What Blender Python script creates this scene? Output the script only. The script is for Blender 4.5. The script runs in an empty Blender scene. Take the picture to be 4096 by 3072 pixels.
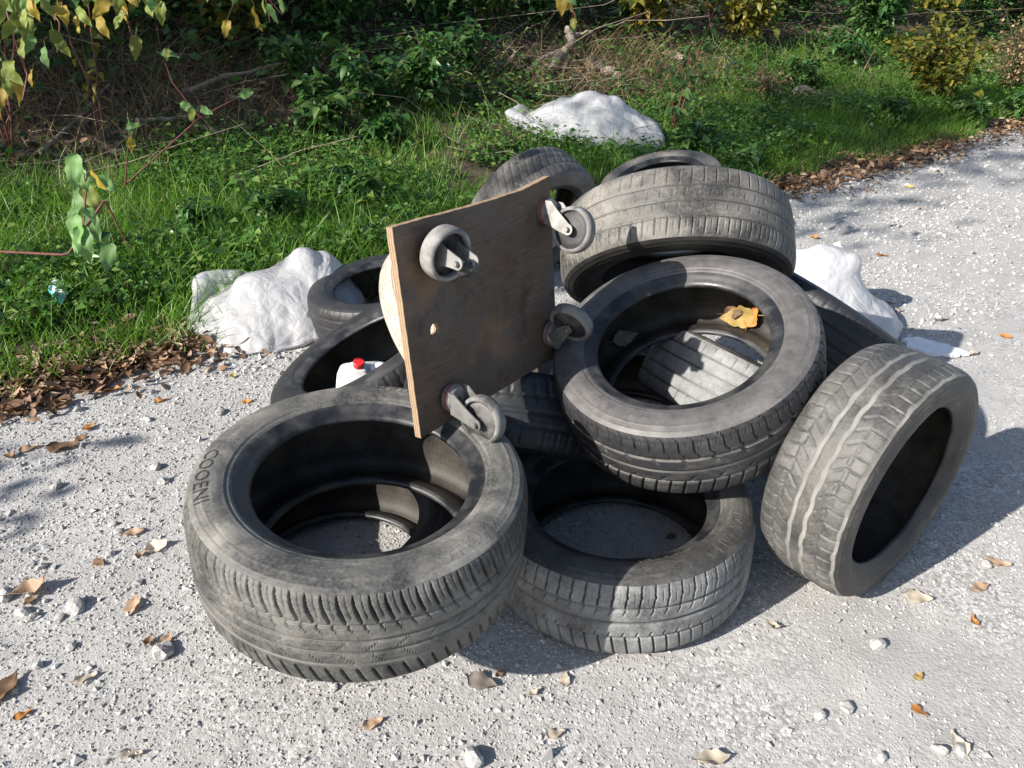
import bpy, bmesh, math, random
import numpy as np
from mathutils import Vector, Matrix

random.seed(7)
RNG = np.random.default_rng(7)
SC = bpy.context.scene
COL = SC.collection
R_ = math.radians

# ------------------------------------------------------------------ camera
PITCH, CAMH, FPX = 29.4, 1.33, 3075.6
cam_d = bpy.data.cameras.new('camera')
cam_d.sensor_width = 36.0
cam_d.lens = 36.0 * FPX / 4096.0
cam_d.clip_start, cam_d.clip_end = 0.05, 500.0
cam = bpy.data.objects.new('camera', cam_d)
COL.objects.link(cam)
cam.location = (0, 0, CAMH)
cam.rotation_euler = (R_(90 - PITCH), 0, 0)
SC.camera = cam

# ------------------------------------------------------------------ sky and sun
SUN_EL, SUN_AZ = 31.0, 33.0          # light travels towards +x turned 33 degrees to +y
world = bpy.data.worlds.new('World')
SC.world = world
world.use_nodes = True
wn = world.node_tree
for n_ in list(wn.nodes):
    wn.nodes.remove(n_)
sky = wn.nodes.new('ShaderNodeTexSky')
sky.sky_type = 'NISHITA'
sky.sun_disc = False
sky.sun_elevation = R_(SUN_EL)
to_sun = Vector((-math.cos(R_(SUN_AZ)) * math.cos(R_(SUN_EL)), -math.sin(R_(SUN_AZ)) * math.cos(R_(SUN_EL)), math.sin(R_(SUN_EL))))
sky.sun_rotation = math.atan2(to_sun.x, to_sun.y)
sky.air_density, sky.dust_density, sky.ozone_density = 1.0, 1.2, 1.0
bg = wn.nodes.new('ShaderNodeBackground')
bg.inputs['Strength'].default_value = 0.085
wo = wn.nodes.new('ShaderNodeOutputWorld')
wn.links.new(sky.outputs[0], bg.inputs[0])
wn.links.new(bg.outputs[0], wo.inputs[0])
sun_d = bpy.data.lights.new('sun', 'SUN')
sun_d.energy = 4.6
sun_d.angle = R_(0.53)
sun_d.color = (1.0, 0.95, 0.87)
sun = bpy.data.objects.new('sun', sun_d)
COL.objects.link(sun)
sun.rotation_euler = to_sun.to_track_quat('Z', 'Y').to_euler()
vs = SC.view_settings
vs.view_transform = 'Standard'
vs.look = 'None'
vs.gamma = 1.0
vs.use_curve_mapping = False
vs.exposure = 1.03
SC.cycles.max_bounces = 6
SC.cycles.transparent_max_bounces = 6

# ------------------------------------------------------------------ helpers
def tag(o, label=None, cat=None, group=None, kind=None):
    if label: o['label'] = label
    if cat: o['category'] = cat
    if group: o['group'] = group
    if kind: o['kind'] = kind
    return o

def empty(name, mat=None):
    o = bpy.data.objects.new(name, None)
    o.empty_display_size = 0.05
    COL.objects.link(o)
    if mat is not None: o.matrix_world = mat
    return o

def link_mesh(name, me, mat, parent=None):
    o = bpy.data.objects.new(name, me)
    COL.objects.link(o)
    if mat is not None and not me.materials:
        for m in (mat if isinstance(mat, (list, tuple)) else [mat]):
            me.materials.append(m)
    if parent is not None: o.parent = parent
    return o

def mesh_np(name, V, Fs, smooth=True, attrs=None):
    """V (n,3); Fs int array (m,3) or (m,4), or list of such arrays; attrs {name: per-vertex float}."""
    me = bpy.data.meshes.new(name)
    V = np.asarray(V, np.float32)
    if not isinstance(Fs, list): Fs = [Fs]
    Fs = [np.asarray(f, np.int32) for f in Fs if len(f)]
    me.vertices.add(len(V))
    me.vertices.foreach_set('co', V.ravel())
    nl = sum(f.size for f in Fs)
    npoly = sum(len(f) for f in Fs)
    me.loops.add(nl)
    me.loops.foreach_set('vertex_index', np.concatenate([f.ravel() for f in Fs]))
    starts, tot = [], 0
    for f in Fs:
        starts.append(tot + np.arange(len(f)) * f.shape[1])
        tot += f.size
    me.polygons.add(npoly)
    me.polygons.foreach_set('loop_start', np.concatenate(starts).astype(np.int32))
    me.polygons.foreach_set('use_smooth', np.full(npoly, smooth, bool))
    me.update(calc_edges=True)
    if attrs:
        for k, a in attrs.items():
            at = me.attributes.new(k, 'FLOAT', 'POINT')
            at.data.foreach_set('value', np.asarray(a, np.float32))
    return me

def grid_faces(nu, nv, wrap_u=False):
    """vertex index = i*nv + j"""
    iu = np.arange(nu if wrap_u else nu - 1)
    jv = np.arange(nv - 1)
    I, J = np.meshgrid(iu, jv, indexing='ij')
    I2 = (I + 1) % nu
    return np.stack([I * nv + J, I2 * nv + J, I2 * nv + J + 1, I * nv + J + 1], -1).reshape(-1, 4)

def _hash(ix, iy, iz, s):
    h = (ix * 374761393 + iy * 668265263 + iz * 2147483647 + s * 974634) & 0xFFFFFFFF
    h = ((h ^ (h >> 13)) * 1274126177) & 0xFFFFFFFF
    return ((h ^ (h >> 16)) & 0xFFFF) / 65535.0

def vnoise(P, s=0):
    P = np.asarray(P, float)
    i = np.floor(P).astype(np.int64)
    f = P - i
    f = f * f * (3 - 2 * f)
    r = 0
    for a in (0, 1):
        for b in (0, 1):
            for c in (0, 1):
                w = (f[..., 0] if a else 1 - f[..., 0]) * (f[..., 1] if b else 1 - f[..., 1]) * (f[..., 2] if c else 1 - f[..., 2])
                r = r + w * _hash(i[..., 0] + a, i[..., 1] + b, i[..., 2] + c, s)
    return r

def n2(x, y, sc, s=0):
    x, y = np.broadcast_arrays(np.asarray(x, float), np.asarray(y, float))
    return vnoise(np.stack([x * sc, y * sc, np.full(x.shape, 0.37)], -1), s)

def fbm(P, o=3, s=0):
    r, a, t = 0, 1.0, 0
    for k in range(o):
        r = r + a * vnoise(np.asarray(P) * 2 ** k, s + k)
        t += a
        a *= .5
    return r / t

def facet(P, s=0):
    """noise with straight flanks and sharp creases (linear over tetrahedra of a lattice)"""
    P = np.asarray(P, float); i = np.floor(P).astype(np.int64); f = P - i
    o = np.argsort(-f, axis=-1); fs = -np.sort(-f, axis=-1)
    idx = i.copy(); r = (1 - fs[..., 0]) * _hash(idx[..., 0], idx[..., 1], idx[..., 2], s)
    for k in range(3):
        idx = idx + (np.arange(3) == o[..., k:k + 1])
        nxt = fs[..., k + 1] if k < 2 else 0
        r = r + (fs[..., k] - nxt) * _hash(idx[..., 0], idx[..., 1], idx[..., 2], s)
    return r

def sstep(a, b, x):
    t = np.clip((x - a) / (b - a + 1e-12), 0, 1)
    return t * t * (3 - 2 * t)

def frame(n, spin=0.0):
    """3x3 with columns (u, v, n)"""
    n = np.asarray(n, float); n = n / np.linalg.norm(n)
    a = np.array([0, 0, 1.]) if abs(n[2]) < .9 else np.array([0, 1., 0])
    u = np.cross(a, n); u /= np.linalg.norm(u)
    v = np.cross(n, u)
    c, s = math.cos(spin), math.sin(spin)
    return np.stack([u * c + v * s, -u * s + v * c, n], 1)

def mat4(c, Rm):
    M = np.eye(4); M[:3, :3] = Rm; M[:3, 3] = c
    return Matrix(M.tolist())

# camera maths: a pixel of the 4096 px photograph gives a direction
_th = R_(PITCH)
CR = np.array([[1, 0, 0], [0, -math.sin(_th), -math.cos(_th)], [0, math.cos(_th), -math.sin(_th)]])
CC = np.array([0, 0, CAMH])
def ray(px, py):
    d = np.array([(px - 2048) / FPX, (py - 1536) / FPX, 1.0]) @ CR
    return d / np.linalg.norm(d)
def on_z(px, py, z=0.0):
    d = ray(px, py)
    return CC + d * ((z - CAMH) / d[2])
def in_view(P, m=1.08):
    q = (P - CC) @ CR.T
    zz = np.maximum(q[..., 2], 1e-3)
    return (q[..., 2] > .2) & (np.abs(q[..., 0] / zz) < m * 2048 / FPX) & (np.abs(q[..., 1] / zz) < m * 1536 / FPX)

# the road edge runs from near left to far right
EN = np.array([-.592, .806])          # towards the bank
EA = np.array([.806, .592])           # along the edge
def d_of(x, y):
    return (y - 3.66 - .735 * x) / 1.241
def world_da(d, a):
    return np.array([0, 3.66]) + EA * a + EN * d
def terrain(x, y):
    x = np.asarray(x, float); y = np.asarray(y, float)
    d = d_of(x, y)
    t = np.maximum(d, 0)
    z = .06 * sstep(0, .5, t) + .07 * t + .17 * np.maximum(t - 1.9, 0) + .22 * np.maximum(t - 4.0, 0)
    z = np.minimum(z, 4.5 + .02 * t)
    z = z + sstep(0, .6, d) * (.10 * (n2(x, y, 1.1, 3) - .5) + .05 * (n2(x, y, 3.1, 4) - .5))
    near = sstep(-.1, -.7, d)
    z = z + near * (.014 * (n2(x, y, 2.3, 5) - .5) + .006 * (n2(x, y, 9., 6) - .5) + .0012 * (n2(x, y, 26., 8) - .5))
    z = z + (1 - near) * sstep(-.7, .1, d) * .03 * n2(x, y, 5., 11)
    # level where the tyres lie
    return z
_HT = np.concatenate([np.arange(.6, 14, .01), np.arange(14, 60, .2)])
def hit(px, py, lift=0.0):
    P = CC + ray(px, py) * _HT[:, None]
    k = np.argmax(P[:, 2] <= terrain(P[:, 0], P[:, 1]) + lift)
    return P[k].copy()

# a patch of dead stalks and twigs on the bank
_lp = hit(620, 430); _ld = float(d_of(_lp[0], _lp[1])); _la = float(np.dot(np.array([_lp[0], _lp[1] - 3.66]), EA))
_bp = hit(2480, 300); _bd = float(d_of(_bp[0], _bp[1])); _ba = float(np.dot(np.array([_bp[0], _bp[1] - 3.66]), EA))
def brown(d, a): return np.maximum(np.exp(-((a - _ba) / 1.25) ** 2 - ((d - _bd) / .75) ** 2), .95 * sstep(_ld - 1.0, _ld - .3, d) * sstep(_la + 1.6, _la + .3, a) * sstep(_ld + 1.6, _ld + .6, d))

# ------------------------------------------------------------------ material helpers
class NT:
    def __init__(s, name):
        s.m = bpy.data.materials.new(name); s.m.use_nodes = True
        s.t = s.m.node_tree
        for n in list(s.t.nodes): s.t.nodes.remove(n)
        s.out = s.t.nodes.new('ShaderNodeOutputMaterial')
    def n(s, typ, **kw):
        nd = s.t.nodes.new(typ)
        for k, v in kw.items():
            if k in nd.inputs: s.set(nd.inputs[k], v)
            else: setattr(nd, k, v)
        return nd
    def set(s, inp, v):
        if isinstance(v, bpy.types.NodeSocket): s.t.links.new(v, inp)
        else:
            if isinstance(v, tuple) and len(v) == 3 and inp.type == 'RGBA': v = (*v, 1)
            inp.default_value = v
    def coord(s, scale=None, kind='Object'):
        c = s.n('ShaderNodeTexCoord').outputs[kind]
        if scale is not None:
            mp = s.n('ShaderNodeMapping'); s.set(mp.inputs[0], c); mp.inputs['Scale'].default_value = scale
            return mp.outputs[0]
        return c
    def noise(s, vec, scale, detail=4, rough=.55, dist=0.0):
        nd = s.n('ShaderNodeTexNoise'); s.set(nd.inputs['Vector'], vec)
        nd.inputs['Scale'].default_value = scale; nd.inputs['Detail'].default_value = detail
        nd.inputs['Roughness'].default_value = rough; nd.inputs['Distortion'].default_value = dist
        return nd.outputs['Fac']
    def voro(s, vec, scale, feature='F1', out='Distance'):
        nd = s.n('ShaderNodeTexVoronoi'); nd.feature = feature; s.set(nd.inputs['Vector'], vec)
        nd.inputs['Scale'].default_value = scale
        return nd.outputs[out]
    def ramp(s, fac, stops):
        nd = s.n('ShaderNodeValToRGB'); s.set(nd.inputs[0], fac)
        e = nd.color_ramp.elements
        while len(e) < len(stops): e.new(.5)
        for k, (p, c) in enumerate(stops):
            e[k].position = p; e[k].color = (*c, 1) if len(c) == 3 else c
        return nd.outputs[0]
    def rng(s, v, a, b, c=0., d=1.):
        nd = s.n('ShaderNodeMapRange'); s.set(nd.inputs[0], v)
        for k, x in zip((1, 2, 3, 4), (a, b, c, d)): s.set(nd.inputs[k], x)
        return nd.outputs[0]
    def math(s, op, a, b=0.0):
        nd = s.n('ShaderNodeMath'); nd.operation = op; s.set(nd.inputs[0], a); s.set(nd.inputs[1], b)
        return nd.outputs[0]
    def mix(s, f, a, b, bt='MIX'):
        nd = s.n('ShaderNodeMix'); nd.data_type = 'RGBA'; nd.blend_type = bt
        s.set(nd.inputs[0], f); s.set(nd.inputs[6], a); s.set(nd.inputs[7], b)
        return nd.outputs[2]
    def attr(s, name):
        nd = s.n('ShaderNodeAttribute'); nd.attribute_name = name
        return nd.outputs['Fac']
    def bump(s, h, strength=.4, dist=.002, nrm=None):
        nd = s.n('ShaderNodeBump'); s.set(nd.inputs['Height'], h)
        nd.inputs['Strength'].default_value = strength; nd.inputs['Distance'].default_value = dist
        if nrm is not None: s.set(nd.inputs['Normal'], nrm)
        return nd.outputs[0]
    def pbr(s, col, rough=.6, metal=0., nrm=None, spec=.5, **kw):
        b = s.n('ShaderNodeBsdfPrincipled')
        s.set(b.inputs['Base Color'], col); s.set(b.inputs['Roughness'], rough)
        s.set(b.inputs['Metallic'], metal); s.set(b.inputs['Specular IOR Level'], spec)
        if nrm is not None: s.set(b.inputs['Normal'], nrm)
        for k, v in kw.items(): s.set(b.inputs[k], v)
        return b.outputs[0]
    def done(s, sh):
        s.t.links.new(sh, s.out.inputs[0]); return s.m

def simple(name, col, rough=.6, metal=0., var=.25, scale=30, bump=.1, dirt=None):
    k = NT(name); c = k.coord()
    f = k.noise(c, scale, 5, .6)
    dark = tuple(x * (1 - var) for x in col); lite = tuple(min(1, x * (1 + var)) for x in col)
    cc = k.ramp(f, [(.3, dark), (.7, lite)])
    if dirt:
        cc = k.mix(k.rng(k.noise(c, scale * .4, 4, .7), .48, .66), cc, dirt)
    return k.done(k.pbr(cc, rough, metal, k.bump(f, bump, .002)))

# ------------------------------------------------------------------ materials
def rubber(name, base, dust, amount, groove_dust=0.0, scale=7.0, rough=.52, seed=0.0, streak=1.0):
    """black rubber with dust and dried mud; groove = per-vertex tread depth"""
    k = NT(name); oc = k.coord()
    mp = k.n('ShaderNodeMapping'); k.set(mp.inputs[0], oc); mp.inputs['Location'].default_value = (seed, seed * .7, 0)
    c = mp.outputs[0]
    big = k.noise(c, scale, 6, .62, .6); fine = k.noise(c, 160, 3, .6)
    m = k.math('ADD', k.math('MULTIPLY', big, .8), k.math('MULTIPLY', fine, .28))
    lo = .80 - amount * .62
    f = k.rng(m, lo, lo + .30)
    f = k.math('MULTIPLY', f, .25 + .72 * min(1, amount * 1.15))
    gr = k.attr('groove')
    sx = k.n('ShaderNodeSeparateXYZ'); k.set(sx.inputs[0], oc)
    rad = k.math('SQRT', k.math('ADD', k.math('MULTIPLY', sx.outputs[0], sx.outputs[0]), k.math('MULTIPLY', sx.outputs[1], sx.outputs[1])))
    th = k.math('ARCTAN2', sx.outputs[1], sx.outputs[0])
    pv = k.n('ShaderNodeCombineXYZ'); k.set(pv.inputs[0], k.math('MULTIPLY', rad, 70.)); k.set(pv.inputs[1], k.math('MULTIPLY', th, 2.2)); k.set(pv.inputs[2], k.math('MULTIPLY', sx.outputs[2], 60.))
    scuff = k.rng(k.noise(pv.outputs[0], 1.0, 5, .65, .5), .50, .68)
    f = k.math('ADD', f, k.math('MULTIPLY', k.math('MULTIPLY', scuff, k.rng(big, .42, .6)), (.55 * amount + .1) * streak))
    f = k.math('MULTIPLY', k.math('MINIMUM', f, 1.), k.rng(gr, .3, .8, 1., .1))
    if groove_dust > 0:
        g = k.math('MULTIPLY', k.rng(k.attr('mud'), .25, .7), groove_dust)
        f = k.math('MAXIMUM', f, k.math('MULTIPLY', g, k.rng(k.noise(c, 5, 3), .3, .55, .25, 1.)))
    tint = k.ramp(k.noise(c, 22, 4), [(.35, tuple(x * .72 for x in dust)), (.68, dust)])
    col = k.mix(f, k.ramp(k.noise(c, 40, 3), [(.3, tuple(x * .75 for x in base)), (.7, tuple(x * 1.3 for x in base))]), tint)
    sp = k.rng(k.voro(c, 95), .10, .04)
    sp = k.math('MULTIPLY', sp, k.rng(k.noise(c, 9, 3), .5, .68))
    col = k.mix(k.math('MULTIPLY', sp, min(1, .35 + amount)), col, tuple(min(1, x * 1.25) for x in dust))
    h = k.math('ADD', k.math('MULTIPLY', fine, .5), big)
    return k.done(k.pbr(col, k.rng(f, 0, 1, rough, .88), 0., k.bump(h, .25, .0025), .5))

RUB = {}
BLK = (.018, .018, .020)
TAN = (.36, .335, .295)
GRY = (.24, .235, .225)
def rub_set(key, tread, side, seed):
    RUB[key] = dict(tread=rubber('tread_rubber_' + key, *tread, seed=seed, streak=.3),
                    side=rubber('sidewall_rubber_' + key, *side, seed=seed + 3.3),
                    letter=rubber('lettering_rubber_' + key, tuple(x * .8 for x in side[0]), side[1], side[2] * .45, seed=seed + 5.1, rough=.6))
#            base, dust, amount, groove_dust
rub_set('loose', ((.034, .034, .034), (.30, .288, .262), .56, .8), ((.040, .040, .040), (.29, .275, .245), .64), .3)
rub_set('grey', ((.045, .046, .048), (.33, .332, .328), .70, .2), ((.044, .043, .041), (.21, .20, .18), .52), 2.1)
rub_set('slick', ((.028, .028, .030), (.24, .23, .21), .38, .8), ((.085, .080, .079), (.20, .19, .183), .42), 4.4)
rub_set('pale', ((.048, .047, .046), (.24, .232, .216), .56, 1.0), ((.035, .034, .033), (.24, .225, .20), .42), 6.2)
rub_set('muddy', ((.040, .038, .036), (.33, .31, .275), .58, .3), ((.024, .023, .022), (.3, .28, .25), .22), 8.0)
rub_set('back', ((.055, .053, .050), (.23, .215, .195), .58, .3), ((.075, .071, .066), (.23, .215, .195), .58), 10.5)
rub_set('dark', ((.020, .020, .022), (.15, .145, .135), .35, .35), ((.021, .021, .023), (.16, .155, .145), .34), 12.5)
rub_set('chalk', ((.14, .13, .115), (.42, .385, .33), .95, .1), ((.10, .095, .085), (.34, .31, .27), .7), 14.2)
rub_set('black', ((.013, .014, .017), (.10, .10, .10), .16, .2), ((.014, .015, .018), (.12, .12, .12), .2), 16.0)
def bead_mat():
    k = NT('bead_rubber'); c = k.coord()
    f = k.noise(c, 12, 5, .65)
    col = k.ramp(f, [(.42, (.012, .013, .016)), (.78, (.085, .083, .08))])
    return k.done(k.pbr(col, k.rng(f, .35, .7, .32, .7), 0, k.bump(k.noise(c, 90, 3), .15, .001), .5))
M_BEAD = bead_mat()
def liner_mat():
    k = NT('liner_rubber'); c = k.coord()
    f = k.noise(c, 9, 5, .65)
    col = k.ramp(f, [(.35, (.010, .0095, .009)), (.62, (.055, .048, .038)), (.80, (.16, .135, .105))])
    sx = k.n('ShaderNodeSeparateXYZ'); k.set(sx.inputs[0], c)
    th = k.math('ARCTAN2', sx.outputs[1], sx.outputs[0])
    l1 = k.rng(k.math('PINGPONG', k.math('MULTIPLY', th, 26.), .5), .0, .07, 1., 0.)
    l2 = k.rng(k.math('PINGPONG', k.math('MULTIPLY', sx.outputs[2], 60.), .5), .0, .07, 1., 0.)
    col = k.mix(k.math('MULTIPLY', k.math('MAXIMUM', l1, l2), .6), col, (.008, .008, .008))
    return k.done(k.pbr(col, .62, 0, k.bump(k.noise(c, 120, 3), .2, .001), .4))
M_LINER = liner_mat()

# ------------------------------------------------------------------ tyres
def groove_line(x, x0, w, e=.012):
    return 1 - sstep(w - e, w + e, np.abs(x - x0))
def lateral(s, x, xa, xb, fn, w, e=.05, cap=.03):
    """slot running across from xa to xb, centre line s = fn(x) (in pitches), half width w in pitches"""
    q = s - fn(x)
    q = np.abs(q - np.round(q))
    inx = sstep(xa - cap, xa + cap, x) * (1 - sstep(xb - cap, xb + cap, x))
    return (1 - sstep(w - e, w + e, q)) * inx
def pat_loose(s, x):      # curved shoulder slots, worn middle ribs
    g = np.zeros_like(s)
    for x0, w in ((.44, .012), (.10, .014), (-.17, .014), (-.45, .012)): g = np.maximum(g, .7 * groove_line(x, x0, w, .01))
    fn = lambda x: 1.9 * np.maximum(.97 - x, 0) ** 1.6
    g = np.maximum(g, lateral(s, x, .50, .96, fn, .055 + .05 * (1 - np.abs(x - .70) * 4), .025))
    g = np.maximum(g, .55 * lateral(s + .48, x, .60, 1.0, fn, .022, .02))
    g = np.maximum(g, .9 * lateral(s, x, .26, .46, lambda x: 2.6 * (.46 - x) + .55, .05 * np.clip((x - .22) * 4.5, .2, 1.2), .02))
    g = np.maximum(g, .45 * lateral(s * .5 + .4, x, -.10, .06, lambda x: 2.4 * x, .012, .01))
    g = np.maximum(g, .45 * lateral(s * .5, x, -.42, -.22, lambda x: -2.4 * x, .014, .01))
    g = np.maximum(g, lateral(s, x, -.97, -.56, lambda x: -1.6 * (x + .5), .08, .03))
    return g
def pat_grey(s, x):       # block shoulder, kinked slots, notched ribs
    g = np.zeros_like(s)
    for x0, w in ((.42, .022), (.02, .034), (-.40, .024)): g = np.maximum(g, groove_line(x, x0, w))
    kink = lambda x: .35 * (x - .7) + .10 * sstep(.66, .72, x) - .1 * sstep(.72, .78, x)
    g = np.maximum(g, lateral(s, x, .42, 1.0, kink, .06, .025))
    g = np.maximum(g, .35 * lateral(s + .5, x, .6, .9, lambda x: .1 * x, .02, .02))
    g = np.maximum(g, .8 * lateral(s, x, .26, .43, lambda x: 1.7 * (x - .4), .05, .04))
    g = np.maximum(g, .8 * lateral(s + .3, x, -.42, -.26, lambda x: 1.4 * (x + .4), .05, .04))
    g = np.maximum(g, lateral(s, x, -1.0, -.40, lambda x: -.5 * (x + .4), .06, .025))
    g = np.maximum(g, .3 * groove_line(x, .93, .008, .006))
    return g
def pat_slick(s, x):
    g = np.zeros_like(s)
    for x0, w in ((.36, .03), (-.02, .022), (-.42, .03)): g = np.maximum(g, groove_line(x, x0, w))
    bent = lambda x: .30 * sstep(.62, .40, x) - .35 * sstep(.86, 1.0, x)
    g = np.maximum(g, lateral(s, x, .36, 1.0, bent, .045, .022))
    g = np.maximum(g, .7 * groove_line(x, .84, .008, .006))
    g = np.maximum(g, .5 * lateral(s + .5, x, .74, .88, lambda x: 0 * x, .03, .02))
    g = np.maximum(g, .9 * lateral(s * .5, x, .22, .37, lambda x: -1.6 * (x - .36), .06, .03))
    g = np.maximum(g, .8 * lateral(s * .5 + .2, x, -.42, -.25, lambda x: 1.8 * x, .04, .03))
    g = np.maximum(g, lateral(s, x, -1.0, -.46, lambda x: .8 * (x + .46), .075, .03))
    return g
def pat_pale(s, x):       # worn chevrons with two wide wavy grooves
    g = np.zeros_like(s)
    wob = .013 * np.sin(s * 2 * np.pi * .5)
    g = np.maximum(g, groove_line(x + wob, .20, .036, .02) * .6)
    g = np.maximum(g, .6 * groove_line(x - wob, -.14, .034, .02))
    sw = np.arcsin(np.sin(s * np.pi)) / np.pi * 2
    g = np.maximum(g, .9 * groove_line(x - .03 * sw, .58, .016, .012))
    g = np.maximum(g, .9 * groove_line(x + .03 * sw, -.58, .016, .012))
    g = np.maximum(g, .8 * lateral(s, x, .58, .92, lambda x: .9 * (x - .58) - 1.9 * (x - .58) ** 2, .06, .03))
    g = np.maximum(g, .8 * lateral(s, x, -.92, -.58, lambda x: -.9 * (x + .58) - 1.9 * (x + .58) ** 2, .06, .03))
    g = np.maximum(g, .9 * lateral(s, x, .30, .57, lambda x: -2.4 * (x - .57), .050, .02))
    g = np.maximum(g, .9 * lateral(s, x, -.57, -.26, lambda x: 2.4 * (x + .57), .050, .02))
    g = np.maximum(g, .5 * groove_line(x, .96, .01, .008))
    return g
def pat_muddy(s, x):
    g = np.zeros_like(s)
    for x0, w in ((.46, .018), (.03, .022), (-.42, .022)): g = np.maximum(g, groove_line(x, x0, w))
    g = np.maximum(g, .8 * groove_line(x, .18, .006, .005))
    g = np.maximum(g, .9 * lateral(s, x, .46, .93, lambda x: .5 * (x - .5) - .3 * (x - .5) ** 2, .045, .03))
    g = np.maximum(g, .5 * lateral(s + .5, x, .55, .82, lambda x: .4 * (x - .5), .03, .02))
    g = np.maximum(g, .4 * lateral(s, x, .12, .26, lambda x: .9 * x, .035, .02))
    g = np.maximum(g, .4 * lateral(s + .3, x, -.28, -.1, lambda x: .9 * x, .035, .02))
    g = np.maximum(g, .7 * lateral(s, x, -.95, -.5, lambda x: .4 * (x + .5), .04, .03))
    for x0 in (.965, .985): g = np.maximum(g, .5 * groove_line(x, x0, .006, .004))
    return g
def pat_diag(s, x):
    g = np.zeros_like(s)
    for x0 in (-.45, 0., .45): g = np.maximum(g, groove_line(x, x0, .034))
    g = np.maximum(g, .9 * lateral(s, x, -1., .45, lambda x: 1.3 * x, .07, .05))
    g = np.maximum(g, .8 * lateral(s, x, .5, 1., lambda x: .3 * x, .05, .04))
    return g
def pat_sipe(s, x):
    g = np.zeros_like(s)
    for x0 in (-.3, .3): g = np.maximum(g, groove_line(x, x0, .02))
    g = np.maximum(g, .9 * lateral(s, x, .36, .9, lambda x: 1.1 * x, .06, .04))
    g = np.maximum(g, .9 * lateral(s, x, -.9, -.36, lambda x: -1.1 * x, .06, .04))
    g = np.maximum(g, .5 * lateral(s, x, -.24, .24, lambda x: 1.1 * x, .05, .04))
    return g
def pat_rib(s, x):
    g = np.zeros_like(s)
    for x0 in (-.62, -.22, .22, .62): g = np.maximum(g, groove_line(x, x0, .028))
    g = np.maximum(g, .8 * lateral(s, x, .66, 1., lambda x: .2 * x, .06, .04))
    g = np.maximum(g, .8 * lateral(s, x, -1., -.66, lambda x: .2 * x, .06, .04))
    return g

def side_profile(R, rb, W):
    """outer sidewall, bead and inner liner of the +n half: lists of (radius, axial)"""
    H = R - rb
    outer = [(R - .0125, .445 * W), (R - .018, .462 * W), (R - .026, .478 * W), (R - .038, .492 * W), (R - .05, .499 * W),
             (R - .50 * H, .499 * W), (R - .60 * H, .490 * W), (rb + .34 * H, .476 * W), (rb + .27 * H, .462 * W)]
    bead = [(rb + .27 * H, .462 * W), (rb + .205 * H, .447 * W), (rb + .15 * H, .425 * W), (rb + .125 * H, .421 * W), (rb + .105 * H, .410 * W), (rb + .075 * H, .405 * W), (rb + .045 * H, .398 * W), (rb + .015 * H, .383 * W), (rb, .362 * W), (rb + .003, .340 * W), (rb + .012, .330 * W)]
    inner = [(rb + .012, .330 * W), (rb + .03, .352 * W), (rb + .055, .41 * W), (R - .065, .452 * W), (R - .042, .435 * W), (R - .028, .385 * W), (R - .021, .28 * W), (R - .018, .12 * W), (R - .0175, 0)]
    return outer, bead, inner
def resample(pts, n):
    P = np.array(pts, float)
    # Catmull-like smoothing by dense linear + relaxation
    seg = np.r_[0, np.cumsum(np.hypot(*np.diff(P, axis=0).T))]
    t = np.linspace(0, seg[-1], n)
    Q = np.stack([np.interp(t, seg, P[:, 0]), np.interp(t, seg, P[:, 1])], 1)
    for _ in range(2):
        Q[1:-1] = .25 * Q[:-2] + .5 * Q[1:-1] + .25 * Q[2:]
    return Q
def revolve(prof, nth, zsign=1):
    th = np.linspace(0, 2 * np.pi, nth, endpoint=False)
    r, a = prof[:, 0], prof[:, 1] * zsign
    V = np.stack([np.cos(th)[:, None] * r, np.sin(th)[:, None] * r, np.broadcast_to(a, (nth, len(a)))], -1)
    return V, th

def bent_text(body, prof_r, prof_a, r_mid, height, theta0, spread=1.0, inward=False, raise_=.0012, bold=0.0):
    """raised lettering laid round the sidewall; theta0 = angle of its middle"""
    cu = bpy.data.curves.new('text', 'FONT')
    cu.body = body; cu.size = 1.0; cu.extrude = .5; cu.resolution_u = 2
    cu.offset = bold
    ob = bpy.data.objects.new('text', cu); COL.objects.link(ob)
    dg = bpy.context.evaluated_depsgraph_get()
    me = bpy.data.meshes.new_from_object(ob.evaluated_get(dg))
    bpy.data.objects.remove(ob); bpy.data.curves.remove(cu)
    bm = bmesh.new(); bm.from_mesh(me)
    ed = [e for e in bm.edges if e.calc_length() > .25]
    if ed: bmesh.ops.subdivide_edges(bm, edges=ed, cuts=2)
    bmesh.ops.triangulate(bm, faces=bm.faces)
    bm.to_mesh(me); bm.free()
    n = len(me.vertices); co = np.empty(n * 3, np.float32); me.vertices.foreach_get('co', co); co = co.reshape(-1, 3).astype(float)
    w = co[:, 0].max(); k = height / .72
    x = (co[:, 0] - w / 2) * k * spread; y = (co[:, 1] - .36) * k
    if inward: r = r_mid - y; th = theta0 + x / r_mid
    else: r = r_mid + y; th = theta0 - x / r_mid
    o = np.argsort(prof_r)
    a = np.interp(r, np.asarray(prof_r)[o], np.asarray(prof_a)[o]) + np.where(co[:, 2] > 0, raise_, -.002)
    V = np.stack([np.cos(th) * r, np.sin(th) * r, a], 1).astype(np.float32)
    me.vertices.foreach_set('co', V.ravel()); me.update()
    return me

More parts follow.
